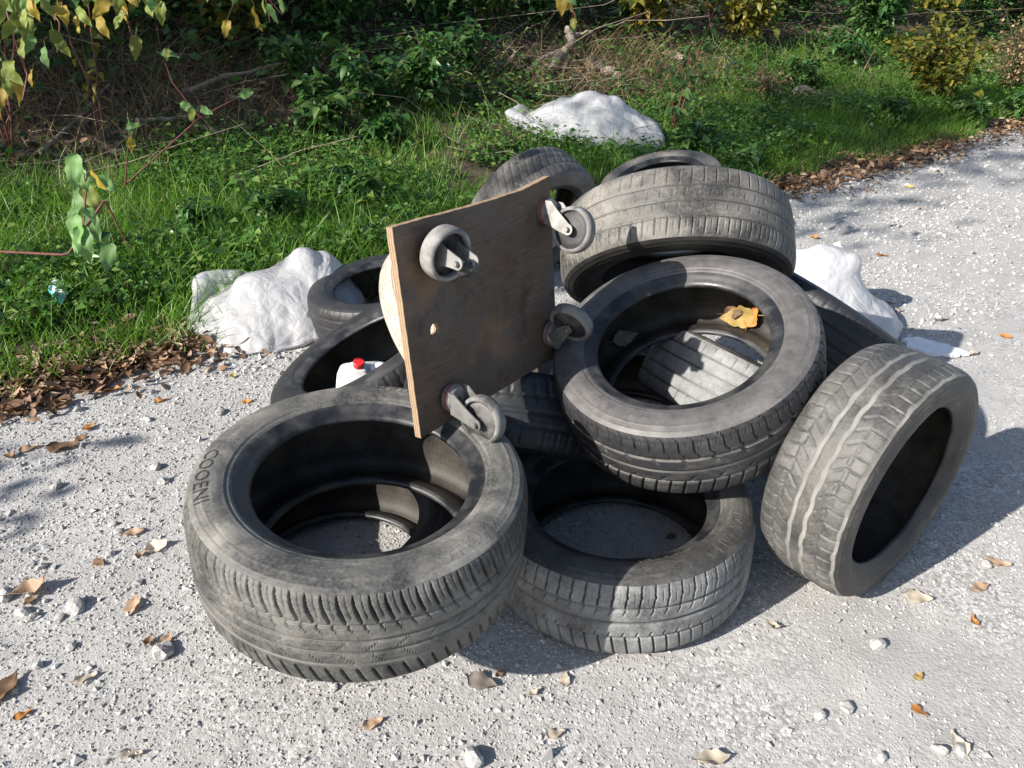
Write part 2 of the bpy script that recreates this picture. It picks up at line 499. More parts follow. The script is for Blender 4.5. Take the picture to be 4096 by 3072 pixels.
TYRES = {}
def tyre(key, c, n, R, rb, W, rubset, pattern, pitches, depth=.0055, nth=1300, nx=52, spin=0.0, label='', texts=(), mudlines=()):
    M = frame(n, spin)
    root = empty('tyre', mat4(c, M))
    tag(root, label, 'tyre', 'dumped car tyres')
    mats = RUB[rubset]
    # ---- tread
    ht = .445 * W
    th = np.linspace(0, 2 * np.pi, nth, endpoint=False)
    xn = np.linspace(-1, 1, nx)
    xn = xn + .0 * xn
    TH, X = np.meshgrid(th, xn, indexing='ij')
    S = TH / (2 * np.pi) * pitches
    g = pattern(S, X)
    crown = R - .0035 * X ** 2 - .009 * np.abs(X) ** 8
    wear = .0012 * (fbm(np.stack([np.cos(TH) * 5, np.sin(TH) * 5, X * 2], -1), 2, 9) - .5)
    r = crown + wear - depth * g * (1 - .35 * np.abs(X) ** 6)
    ax = X * ht
    V = np.stack([np.cos(TH) * r, np.sin(TH) * r, ax], -1).reshape(-1, 3)
    mud = np.zeros_like(X)
    for x0, w_ in mudlines: mud = np.maximum(mud, groove_line(X + .013 * np.sin(S * np.pi) * np.sign(x0) * (rubset == 'pale'), x0, w_ * (.75 + .5 * n2(TH * 3, X * 2, 1.7, 5)), .02))
    me = mesh_np('tread', V, grid_faces(nth, nx, True), True, {'groove': g.ravel(), 'mud': mud.ravel()})
    link_mesh('tread', me, mats['tread'], root)
    o, b, i = side_profile(R, rb, W)
    fine_ = nth > 900
    ns = 160 if fine_ else 96
    op = resample(o, 38 if fine_ else 24)
    rr = op[:, 0]
    H = R - rb
    ridge = np.zeros(len(rr))
    for q, w_, h_ in ((R - .022, .0012, .0012), (R - .30 * H, .0016, .0009), (R - .62 * H, .0016, .0010), (rb + .31 * H, .0016, .0012)):
        ridge += h_ * np.exp(-((rr - q) / w_) ** 2)
    op2 = op.copy(); op2[:, 1] += ridge
    bp = resample(b, 14 if fine_ else 10); ip = resample(i, 18 if fine_ else 12)
    for sgn in (1, -1):
        V, t_ = revolve(op2, ns, sgn)
        V = V.reshape(-1, 3)
        f = grid_faces(ns, len(op2), True)
        if sgn > 0: f = f[:, ::-1]
        sw = link_mesh('sidewall', mesh_np('sidewall', V, f), mats['side'], root)
        V, t_ = revolve(bp, ns, sgn)
        f = grid_faces(ns, len(bp), True)
        if sgn > 0: f = f[:, ::-1]
        link_mesh('bead', mesh_np('bead', V.reshape(-1, 3), f), M_BEAD, root)
        if sgn > 0:
            for tx in texts:
                tm = bent_text(tx['body'], op2[:, 0], op2[:, 1], R - tx.get('at', .4) * H, tx.get('h', .03), R_(tx['deg']), tx.get('spread', 1.0), tx.get('inward', False), tx.get('up', .0012), tx.get('bold', 0.0))
                link_mesh('lettering', tm, mats['letter' if tx.get('dark') else 'side'], sw)
    # ---- inner liner, both halves in one part
    full = np.concatenate([ip, ip[::-1][1:] * np.array([1, -1])])
    nl_ = 160 if fine_ else 80
    V, t_ = revolve(full, nl_)
    lines = (np.arange(nl_) % 4 == 0).astype(float)
    gg = np.broadcast_to(lines[:, None], V.shape[:2]) * (full[:, 0] > R - .06)
    link_mesh('inner_liner', mesh_np('inner_liner', V.reshape(-1, 3), grid_faces(nl_, len(full), True), True, {'groove': gg.ravel()}), M_LINER, root)
    TYRES[key] = dict(root=root, c=np.array(c, float), M=M, R=R, rb=rb, W=W)
    return root

# ------------------------------------------------------------------ mesh collectors
class MB:
    def __init__(s): s.V, s.T, s.Q, s.A, s.n = [], [], [], [], 0
    def add(s, V, F, a=0.5):
        V = np.asarray(V, float); F = np.asarray(F, int)
        (s.T if F.shape[1] == 3 else s.Q).append(F + s.n)
        s.V.append(V); s.A.append(np.broadcast_to(a, (len(V),)).astype(float)); s.n += len(V)
    def mesh(s, name, smooth=True):
        F = []
        if s.T: F.append(np.concatenate(s.T))
        if s.Q: F.append(np.concatenate(s.Q))
        return mesh_np(name, np.concatenate(s.V), F, smooth, {'rnd': np.concatenate(s.A)})
    def build(s, name, mat, parent=None, smooth=True):
        return link_mesh(name, s.mesh(name, smooth), mat, parent)
    def tube(s, P, rad, k=6, a=.5, cap=True):
        P = np.asarray(P, float); m = len(P)
        rad = np.broadcast_to(rad, (m,)).astype(float)
        T = np.gradient(P, axis=0); T /= np.linalg.norm(T, axis=1, keepdims=True) + 1e-9
        up = np.array([0.31, 0.17, .93]); u = np.cross(T, up); u /= np.linalg.norm(u, axis=1, keepdims=True) + 1e-9
        v = np.cross(T, u)
        an = np.linspace(0, 2 * np.pi, k, endpoint=False)
        V = P[:, None] + rad[:, None, None] * (np.cos(an)[None, :, None] * u[:, None] + np.sin(an)[None, :, None] * v[:, None])
        i = np.arange(m - 1)[:, None]; j = np.arange(k)[None]; j2 = (j + 1) % k
        F = np.stack([i * k + j, i * k + j2, (i + 1) * k + j2, (i + 1) * k + j], -1).reshape(-1, 4)
        s.add(V.reshape(-1, 3), F, a)
        if cap:
            for e, o in ((0, 0), (m - 1, (m - 1) * k)):
                c = np.concatenate([P[e:e + 1], V[e]]); jj = np.arange(k)
                s.add(c, np.stack([np.zeros(k, int), 1 + jj, 1 + (jj + 1) % k], 1), a)

def leaf_batch(mb, P, D, N, L, Wd, a, curl=.15, rows=2):
    """many leaves at once. P base points, D direction, N up normal, L length, Wd width, a tint"""
    P, D, N = (np.asarray(x, float) for x in (P, D, N))
    n = len(P)
    D = D / (np.linalg.norm(D, axis=1, keepdims=True) + 1e-9)
    S = np.cross(D, N); S /= np.linalg.norm(S, axis=1, keepdims=True) + 1e-9
    N = np.cross(S, D)
    L = np.broadcast_to(L, (n,))[:, None]; Wd = np.broadcast_to(Wd, (n,))[:, None]; curl = np.broadcast_to(curl, (n,))[:, None]
    ts = [.0, .30, .62, 1.0] if rows == 2 else [0., .42, 1.0]
    ws = [.0, .5, .40, 0.] if rows == 2 else [0., .5, 0.]
    pts = [P]
    for t, w in list(zip(ts, ws))[1:-1]:
        c = P + D * L * t - N * L * curl * t * t
        e = N * Wd * .22
        pts += [c + S * Wd * w + e, c, c - S * Wd * w + e]
    pts.append(P + D * L - N * L * curl * 1.15)
    V = np.stack(pts, 1)
    m = V.shape[1]
    if rows == 2:
        T = [[0, 1, 2], [0, 2, 3], [4, 7, 5], [5, 7, 6]]; Q = [[1, 4, 5, 2], [2, 5, 6, 3]]
    else:
        T = [[0, 1, 2], [0, 2, 3], [1, 4, 2], [2, 4, 3]]; Q = []
    base = (np.arange(n) * m)[:, None, None]
    s0 = mb.n
    mb.V.append(V.reshape(-1, 3)); mb.A.append(np.repeat(np.broadcast_to(a, (n,)), m)); mb.n += n * m
    mb.T.append((np.array(T)[None] + base).reshape(-1, 3) + s0)
    if Q: mb.Q.append((np.array(Q)[None] + base).reshape(-1, 4) + s0)

def rdir(n, zlo=-.3, zhi=.6):
    a = RNG.uniform(0, 2 * np.pi, n); z = RNG.uniform(zlo, zhi, n); r = np.sqrt(np.maximum(0, 1 - z * z))
    return np.stack([np.cos(a) * r, np.sin(a) * r, z], 1)

# ------------------------------------------------------------------ ground
def ground_mat():
    k = NT('gravel_and_soil'); c = k.coord()
    sep = k.n('ShaderNodeSeparateXYZ'); k.set(sep.inputs[0], c)
    d = k.math('SUBTRACT', k.math('MULTIPLY', sep.outputs[1], .806), k.math('MULTIPLY', sep.outputs[0], .592))
    d = k.math('SUBTRACT', d, 3.66 * .806)
    d = k.math('ADD', d, k.math('MULTIPLY', k.math('SUBTRACT', k.noise(c, 2.2, 4), .5), .7))
    soil = k.rng(d, -.22, .02)
    big = k.noise(c, 1.1, 4, .55)
    vf = k.voro(c, 120, 'F1', 'Color')
    sv = k.n('ShaderNodeSeparateColor'); k.set(sv.inputs[0], vf)
    peb = k.ramp(sv.outputs[0], [(.0, (.20, .196, .19)), (.45, (.36, .352, .342)), (.8, (.48, .47, .455)), (1., (.60, .59, .58))])
    fines = k.ramp(k.noise(c, 9, 6, .7), [(.3, (.295, .286, .275)), (.7, (.415, .404, .392))])
    pk = k.math('MULTIPLY', k.rng(k.noise(c, 3.1, 5, .6), .42, .62), .75)
    grav = k.mix(pk, fines, peb)
    grav = k.mix(k.rng(big, .60, .78, 0, .4), grav, (.24, .225, .21))
    speck = k.rng(k.voro(c, 260), .22, .12)
    grav = k.mix(k.math('MULTIPLY', speck, .45), grav, (.16, .155, .15))
    so = k.ramp(k.noise(c, 14, 6, .7), [(.3, (.035, .026, .019)), (.7, (.105, .083, .062))])
    col = k.mix(soil, grav, so)
    h = k.math('ADD', k.math('MULTIPLY', k.voro(c, 120), -1.2), k.math('ADD', k.math('MULTIPLY', k.noise(c, 150, 4, .7), .8), k.math('MULTIPLY', k.voro(c, 260), -.7)))
    return k.done(k.pbr(col, .95, 0, k.bump(h, .35, .003), .15))
def axis_lines(fine0, fine1, step, far0, far1, nfar=26):
    f = np.arange(fine0, fine1, step)
    g = np.geomspace(step, 1, nfar)
    lo = fine0 - (fine0 - far0) * (np.geomspace(.004, 1, nfar)); hi = fine1 + (far1 - fine1) * (np.geomspace(.004, 1, nfar))
    return np.unique(np.concatenate([lo, f, hi]))
gx = axis_lines(-2.6, 3.2, .025, -90, 90); gy = axis_lines(.5, 5.6, .025, -60, 130)
GX, GY = np.meshgrid(gx, gy, indexing='ij')
GV = np.stack([GX, GY, terrain(GX, GY)], -1).reshape(-1, 3)
ground = link_mesh('ground', mesh_np('ground', GV, grid_faces(len(gx), len(gy))), ground_mat())
tag(ground, 'pale gravel track running up to a rising bank of dark soil', kind='structure')

# ------------------------------------------------------------------ the tyres of the heap
HI = dict(nth=1320, nx=54); MI = dict(nth=1040, nx=46); LO = dict(nth=400, nx=32)
tyre('A', (-.296, 1.207, .352), (.075, -.035, 1), .325, .204, .238, 'loose', pat_loose, 78, .0095, spin=.0,
     label='large tyre lying flat in front at left, on top of another tyre, curved shoulder slots', **HI, mudlines=((.44, .02), (.10, .02), (-.17, .02), (-.45, .02)),
     texts=[dict(body='COOENI', dark=1, deg=190, at=.30, h=.027, inward=True, spread=1.12, up=.0009), dict(body='225/55R16', deg=82, at=.27, h=.022), dict(body='G HOMXE', deg=322, at=.34, h=.027, inward=True, up=.0004)])
tyre('L', (-.415, 1.40, .107), (0.01, 0.01, 1), .292, .195, .208, 'dark', pat_rib, 70, .006,
     label='dark tyre flat on the gravel underneath the large front-left tyre', **LO)
tyre('B', (.255, 1.456, .110), (-.03, .02, 1), .318, .204, .214, 'grey', pat_grey, 68, .0085, spin=.4,
     label='grey tyre lying flat on the gravel at front centre, stones inside its hole', **HI,
     texts=[dict(body='CEIW SZ1', deg=-60, at=.36, h=.03, inward=True), dict(body='RADIAL  TUBELESS', deg=-95, at=.70, h=.011, inward=True, up=.0008)])
tyre('C', (.42, 1.64, .455), (-.28, -.255, .92), .315, .197, .222, 'slick', pat_slick, 62, .0070, spin=0.,
     label='tyre tilted on top of the grey one, smooth sidewall, yellow leaves in its hole', **HI, mudlines=((.36, .04), (-.02, .03), (-.42, .04)),
     texts=[dict(body='TIRZA', deg=-85, at=.42, h=.03, inward=True, up=.0004, spread=1.6)])
tyre('D', (.823, 1.442, .289), (.62, -.785, -.02), .288, .195, .207, 'pale', pat_pale, 58, .0050,
     label='pale worn tyre standing upright on its tread at far right of the heap', **MI, mudlines=((.20, .05), (-.14, .05), (.96, .04)))
tyre('E', (.478, 2.165, .558), (-.015, -.68, -.73), .335, .21, .22, 'muddy', pat_muddy, 66, .0065,
     label='tyre caked with pale dried mud, leaning at the top of the heap', **MI)
tyre('F', (.762, 3.887, .245), (-.25, -.19, .95), .318, .203, .20, 'back', pat_diag, 60, .005, spin=0,
     label='hindmost tyre by the grass, lettered CONTINENTAL round its sidewall', **LO,
     texts=[dict(body='CONTINENTAL', dark=1, deg=104, at=.30, h=.036, bold=.02, spread=1.12)])
tyre('G', (.081, 3.287, .311), (.6, -.7, -.39), .31, .20, .20, 'back', pat_diag, 54, .006,
     label='tyre standing behind the wooden board, diagonal grooves, its hole facing right', **LO)
tyre('H', (-.489, 2.823, .118), (-.11, -.01, .99), .31, .197, .20, 'dark', pat_rib, 62, .005,
     label='black tyre lying flat beside the white bag at the left', **LO)
tyre('I', (-.413, 2.052, .217), (-.43, 0, .9), .318, .203, .205, 'dark', pat_grey, 60, .005,
     label='tilted black tyre with the white canister in its hole', **LO)
tyre('J', (-.092, 1.878, .452), (.76, -.14, .63), .295, .19, .18, 'chalk', pat_sipe, 70, .0035,
     label='chalky pale tyre wedged behind the left edge of the wooden board', **LO)
tyre('K', (-.01, 1.80, .205), (-.12, -.60, -.79), .30, .195, .20, 'black', pat_grey, 58, .006,
     label='dark tyre beneath the wooden board, mostly hidden in the shade', **LO)
tyre('M', (.66, 1.88, .225), (.45, .31, .84), .30, .195, .20, 'grey', pat_rib, 60, .005,
     label='tyre seen through the hole of the smooth tilted tyre', **LO)
tyre('O', (.37, 2.06, .105), (.02, .03, 1), .28, .19, .20, 'black', pat_rib, 58, .005,  # extra tyre, put in to block the sunlit gravel behind the hole
     label='black tyre added under the heap to darken the hole of the tilted tyre', **LO)
tyre('N', (.978, 2.243, .254), (.55, .2, .81), .31, .20, .21, 'black', pat_rib, 60, .005,
     label='clean black tyre between the heap and the white bag at the right', **LO)

# ------------------------------------------------------------------ the wheeled plywood board
def norm_ae(az, el):
    a, e = R_(az), R_(el); return np.array([math.cos(e) * math.cos(a), math.cos(e) * math.sin(a), math.sin(e)])
BN = norm_ae(-35.993, 7.12); BC = np.array([-.052, 1.536, .668]); BW, BH, BT = .505, .431, .016
_u = np.cross([0, 0, 1.], BN); _u /= np.linalg.norm(_u); _v = np.cross(BN, _u); _r = R_(-2.371)
BU = _u * math.cos(_r) + _v * math.sin(_r); BV = -_u * math.sin(_r) + _v * math.cos(_r)
BM = np.stack([BU, BV, BN], 1)
def board_uv(px, py, off=0.0):
    d = ray(px, py); t = (BN @ (BC + BN * off - CC)) / (BN @ d)
    q = (CC + d * t - BC) @ BM
    return q[:2]
def z4(x, y): return 1400 + x / 1.276, 600 + y / 1.276
def ply_mat():
    k = NT('stained_plywood'); c = k.coord()
    st = k.coord((3., 30., 3.))
    grain = k.noise(st, 6, 6, .65, .4)
    fine = k.noise(k.coord((14., 160., 14.)), 4, 4, .6)
    big = k.noise(c, 6, 5, .6, .8)
    col = k.ramp(grain, [(.28, (.065, .043, .030)), (.55, (.115, .078, .054)), (.78, (.17, .118, .082))])
    col = k.mix(k.rng(big, .42, .66, 0, .85), col, (.105, .093, .084))
    col = k.mix(k.rng(k.noise(c, 11, 5, .7), .54, .66, 0, .85), col, (.05, .036, .028))
    col = k.mix(k.rng(k.noise(c, 4.5, 3), .56, .70, 0, .6), col, (.27, .15, .075))
    col = k.mix(k.math('MULTIPLY', k.rng(k.voro(c, 75), .10, .05), k.rng(k.noise(c, 10, 2), .5, .6)), col, (.02, .017, .015))
    return k.done(k.pbr(col, .62, 0, k.bump(k.math('ADD', fine, grain), .3, .0012), .35))
def edge_mat():
    k = NT('plywood_edge'); c = k.coord()
    sep = k.n('ShaderNodeSeparateXYZ'); k.set(sep.inputs[0], c)
    ply = k.math('PINGPONG', k.math('ADD', sep.outputs[2], k.math('MULTIPLY', k.noise(c, 30, 3), .0012)), .0029)
    col = k.ramp(k.math('MULTIPLY', ply, 345.), [(.25, (.24, .16, .10)), (.6, (.36, .26, .17))])
    col = k.mix(k.rng(k.noise(k.coord((8, 8, 200)), 9, 5, .7), .52, .68, 0, .8), col, (.12, .075, .05))
    return k.done(k.pbr(col, .8, 0, k.bump(k.noise(k.coord((40, 40, 400)), 5, 4), .5, .002), .2))
M_PLY, M_EDGE = ply_mat(), edge_mat()
M_STEEL = simple('galvanised_steel', (.24, .235, .225), .55, .5, .25, 26, .15, (.12, .11, .095))
M_GREY = simple('grey_plastic', (.12, .12, .118), .6, 0, .3, 30, .2, (.25, .24, .22))
M_HUB = simple('dark_hub_plastic', (.030, .030, .032), .6, 0, .3, 26, .2, (.12, .115, .11))
M_WRUB = simple('grey_wheel_rubber', (.17, .168, .162), .82, 0, .3, 34, .4, (.045, .043, .04))
M_WRUBL = simple('pale_wheel_rubber', (.24, .235, .225), .82, 0, .35, 34, .4, (.13, .12, .115))
M_RED = simple('red_band', (.30, .05, .055), .5, 0, .3, 60, .05, (.16, .12, .11))

dolly = empty('wheeled_board', mat4(BC, BM))
tag(dolly, 'square brown plywood board with four castors propped upright on the tyres', 'dolly')
hole_uv = board_uv(*z4(433, 915))
def board_panel():
    nu, nv = 57, 49
    us = np.linspace(-.5, .5, nu) * BW; vsx = np.linspace(-.5, .5, nv) * BH
    bm = bmesh.new()
    lay = {}
    def warp(u, v):
        a = (u / BW + .5); b = (v / BH + .5)
        return .003 * math.sin(a * 3.0) * b + .006 * max(0, a - .7) * b / .3
    def P(i, j, top):
        u, v = us[i], vsx[j]
        a = u / BW + .5
        vv = v
        if j == nv - 1 or v > .3 * BH:
            k_ = (v / BH - .3) / .2
            vv = v + k_ * (-.004 * math.sin(max(0, min(1, (a - .15) / .8)) * math.pi) + .010 * max(0, a - .8) / .2)
        jt = .0003 * (math.sin(u * 210) + math.sin(u * 77 + 1)) * (1 if j in (0, nv - 1) else 0)
        ju = .0003 * (math.sin(v * 190) + math.sin(v * 83 + 2)) * (1 if i in (0, nu - 1) else 0)
        return (u + ju, vv + jt, warp(u, v) + (0 if top else -BT))
    for t in (1, 0):
        for i in range(nu):
            for j in range(nv): lay[i, j, t] = bm.verts.new(P(i, j, t))
    hr = .0135
    def inhole(i, j):
        return math.hypot((us[i] + us[i + 1]) / 2 - hole_uv[0], (vsx[j] + vsx[j + 1]) / 2 - hole_uv[1]) < hr
    for i in range(nu - 1):
        for j in range(nv - 1):
            if inhole(i, j): continue
            bm.faces.new([lay[i, j, 1], lay[i + 1, j, 1], lay[i + 1, j + 1, 1], lay[i, j + 1, 1]])
            bm.faces.new([lay[i, j, 0], lay[i, j + 1, 0], lay[i + 1, j + 1, 0], lay[i + 1, j, 0]])
    # walls on every open edge
    bm.edges.ensure_lookup_table()
    inv = {v: k for k, v in lay.items()}
    for e in [e for e in bm.edges if len(e.link_faces) == 1 and inv[e.verts[0]][2] == 1 and inv[e.verts[1]][2] == 1]:
        a, b = e.link_loops[0].vert, e.link_loops[0].link_loop_next.vert
        ka, kb = inv[a], inv[b]
        f = bm.faces.new([b, a, lay[ka[0], ka[1], 0], lay[kb[0], kb[1], 0]]); f.material_index = 1
    # make the hole round
    for (i, j, t), v in lay.items():
        if not v.link_faces: continue
        dx, dy = v.co.x - hole_uv[0], v.co.y - hole_uv[1]; r = math.hypot(dx, dy)
        if r < hr * 1.45 and r > 1e-5 and any(f.material_index == 1 for f in v.link_faces):
            v.co.x = hole_uv[0] + dx / r * hr; v.co.y = hole_uv[1] + dy / r * hr
    for v in [v for v in bm.verts if not v.link_faces]: bm.verts.remove(v)
    me = bpy.data.meshes.new('panel'); bm.to_mesh(me); bm.free()
    me.materials.append(M_PLY); me.materials.append(M_EDGE)
    return me
link_mesh('panel', board_panel(), None, dolly)

def ring_mesh(mb, prof, axis, centre, k=40, a=.5):
    """closed profile [(radius, axial)] turned round axis"""
    Mx = frame(axis); an = np.linspace(0, 2 * np.pi, k, endpoint=False); p = np.array(prof, float)
    V = np.stack([np.cos(an)[:, None] * p[:, 0], np.sin(an)[:, None] * p[:, 0], np.broadcast_to(p[:, 1], (k, len(p)))], -1).reshape(-1, 3) @ Mx.T + centre
    m = len(p); i = np.arange(k)[:, None]; j = np.arange(m)[None]; i2 = (i + 1) % k; j2 = (j + 1) % m
    mb.add(V, np.stack([i * m + j, i2 * m + j, i2 * m + j2, i * m + j2], -1).reshape(-1, 4), a)
def prism(mb, poly, origin, ex, ey, ez, thick, a=.5):
    """flat polygon (x,y) extruded +-thick/2 along ez"""
    p = np.array(poly, float); n = len(p)
    top = origin + p[:, :1] * ex + p[:, 1:] * ey + ez * thick / 2; bot = top - ez * thick
    c0, c1 = top.mean(0), bot.mean(0)
    V = np.concatenate([top, bot, [c0], [c1]]); j = np.arange(n); j2 = (j + 1) % n
    mb.add(V, np.concatenate([np.stack([j, j2, np.full(n, 2 * n)], 1), np.stack([n + j2, n + j, np.full(n, 2 * n + 1)], 1)]), a)
    s = np.concatenate([top, bot])
    mb.add(s, np.stack([j, n + j, n + j2, j2], 1), a)

def castor(mount, axle, ring_off=False, tilt=0.0, clean=0):
    m = np.array([*mount, 0.004]); ax = np.array(axle); tdir = ax - np.array(mount); off = np.linalg.norm(tdir); tdir = np.array([*(tdir / off), 0.])
    off = min(max(off, .02), .055)
    nz = np.array([0, 0, 1.]); s = np.cross(nz, tdir)
    HA = .082
    fork = MB()
    ring_mesh(fork, [(.006, .018), (.027, .018), (.030, .014), (.030, .001), (.006, .001)], nz, m, 36)
    # bridge (curved top of the fork) and two arms
    arc = [(-.026 * math.cos(t), .026 * math.sin(t)) for t in np.linspace(-1.1, math.pi + 1.1, 18)]
    ring_mesh(fork, [(.004, .024), (.024, .024), (.0275, .020), (.0275, .018), (.004, .018)], nz, m, 32)
    for sg in (-1, 1):
        base = m + s * sg * .0235
        poly = [(-.024, .018), (.026, .018), (.030, .030), (off * .75 + .012, HA - .03)]
        poly += [(off + .0125 * math.cos(t), HA + .0125 * math.sin(t)) for t in np.linspace(-.5, math.pi - .2, 9)]
        poly += [(off * .35 - .016, HA - .030), (-.022, .034)]
        prism(fork, poly, base, tdir, nz, s, .003)
    root = fork.build('castor', M_STEEL, dolly, smooth=False)
    rb_ = MB(); ring_mesh(rb_, [(.0285, .0125), (.0312, .0125), (.0312, .0085), (.0285, .0085)], nz, m, 36)
    rb_.build('red_band', M_RED, root)
    c = m + tdir * off + nz * HA
    bo = MB()
    ring_mesh(bo, [(.0005, .0335), (.0050, .0335), (.0058, .0320), (.0058, .0270), (.004, .0270), (.004, -.0270), (.0058, -.0270), (.0058, -.0320), (.0050, -.0335), (.0005, -.0335)], s, c, 12)
    bo.build('axle_bolt', M_STEEL, root, smooth=False)
    wp = [(.043, .0145), (.047, .0145), (.0515, .011), (.0525, .004), (.0525, -.004), (.0515, -.011), (.047, -.0145), (.043, -.0145), (.0425, -.008), (.0425, .008)]
    if ring_off:
        # the rubber ring has come off and hangs round the fork, the hub remnant stays on the axle
        wr = MB(); q = np.array([tdir[0] * .3 - .12, -.20, .97]); rc = m + np.array([-.004, -.006, .036])
        ring_mesh(wr, [(r * 1.02, z * 1.25) for r, z in wp], q, rc, 56)
        wr.build('wheel_tyre', M_WRUBL, root)
        hb = MB(); ring_mesh(hb, [(.0425, .004), (.0425, -.010), (.012, -.012), (.012, -.006)], q, rc, 40)
        hb.build('wheel_disc', M_HUB, root)
        rm = MB()
        V, F = None, None
        an = np.linspace(0, 2 * np.pi, 20, endpoint=False); el = np.linspace(-np.pi / 2, np.pi / 2, 12)
        A_, E_ = np.meshgrid(an, el, indexing='ij')
        dirs = np.stack([np.cos(A_) * np.cos(E_), np.sin(A_) * np.cos(E_), np.sin(E_)], -1).reshape(-1, 3)
        rad = .016 * (.6 + .9 * fbm(dirs * 2.2 + 3, 3, 4))
        rm.add(c + tdir * .012 + s * .004 + dirs * rad[:, None] * np.array([1.2, 1.0, 1.1]), grid_faces(20, 12, True))
        rm.build('hub_remnant', M_HUB, root)
    else:
        wax = s * math.cos(tilt) + tdir * math.sin(tilt)
        wr = MB(); ring_mesh(wr, wp, wax, c, 56); wr.build('wheel_tyre', M_WRUB, root)
        hb = MB(); ring_mesh(hb, [(.0425, .008), (.0425, -.008), (.028, -.004), (.012, -.012), (.006, -.012), (.006, .012), (.012, .012), (.028, .004)], wax, c, 48)
        hb.build('wheel_disc', M_HUB, root)
for mpx, apx, off_, tl in ((z4(415, 500), z4(590, 562), True, 0), (z4(985, 312), z4(1140, 408), False, 0), (z4(505, 1258), z4(678, 1376), False, .12), (z4(1012, 935), z4(1118, 850), False, 0)):
    castor(board_uv(*mpx), board_uv(*apx, .086), off_, tl)
# ------------------------------------------------------------------ white plastic bags
def film_mat(name, col, tr=.35):
    k = NT(name); c = k.coord()
    f = k.noise(c, 9, 5, .6)
    wv = k.n('ShaderNodeVectorMath'); wv.operation = 'MULTIPLY_ADD'
    nz_ = k.n('ShaderNodeTexNoise'); k.set(nz_.inputs['Vector'], c); nz_.inputs['Scale'].default_value = 7.0
    k.set(wv.inputs[0], nz_.outputs['Color']); wv.inputs[1].default_value = (.14, .14, .14); k.set(wv.inputs[2], c)
    cr1 = k.voro(wv.outputs[0], 13, 'DISTANCE_TO_EDGE'); cr2 = k.voro(wv.outputs[0], 31, 'DISTANCE_TO_EDGE')
    h = k.math('ADD', k.math('MULTIPLY', k.rng(cr1, 0, .35), 1.0), k.math('MULTIPLY', k.rng(cr2, 0, .4), .4))
    h = k.math('ADD', h, k.math('MULTIPLY', k.noise(c, 30, 4), .25))
    nrm = k.bump(h, .26, .015)
    cc = k.ramp(f, [(.3, tuple(x * .93 for x in col)), (.7, col)])
    cc = k.mix(k.rng(k.noise(c, 3.5, 5, .7), .63, .75, 0, .35), cc, (.55, .50, .44))
    b = k.pbr(cc, .30, 0, nrm, .5)
    t = k.n('ShaderNodeBsdfTranslucent'); k.set(t.inputs[0], cc); k.set(t.inputs['Normal'], nrm)
    mx = k.n('ShaderNodeMixShader'); mx.inputs[0].default_value = tr
    k.t.links.new(b, mx.inputs[1]); k.t.links.new(t.outputs[0], mx.inputs[2])
    return k.done(mx.outputs[0])
M_FILM = film_mat('white_plastic_film', (.72, .72, .74), .5)
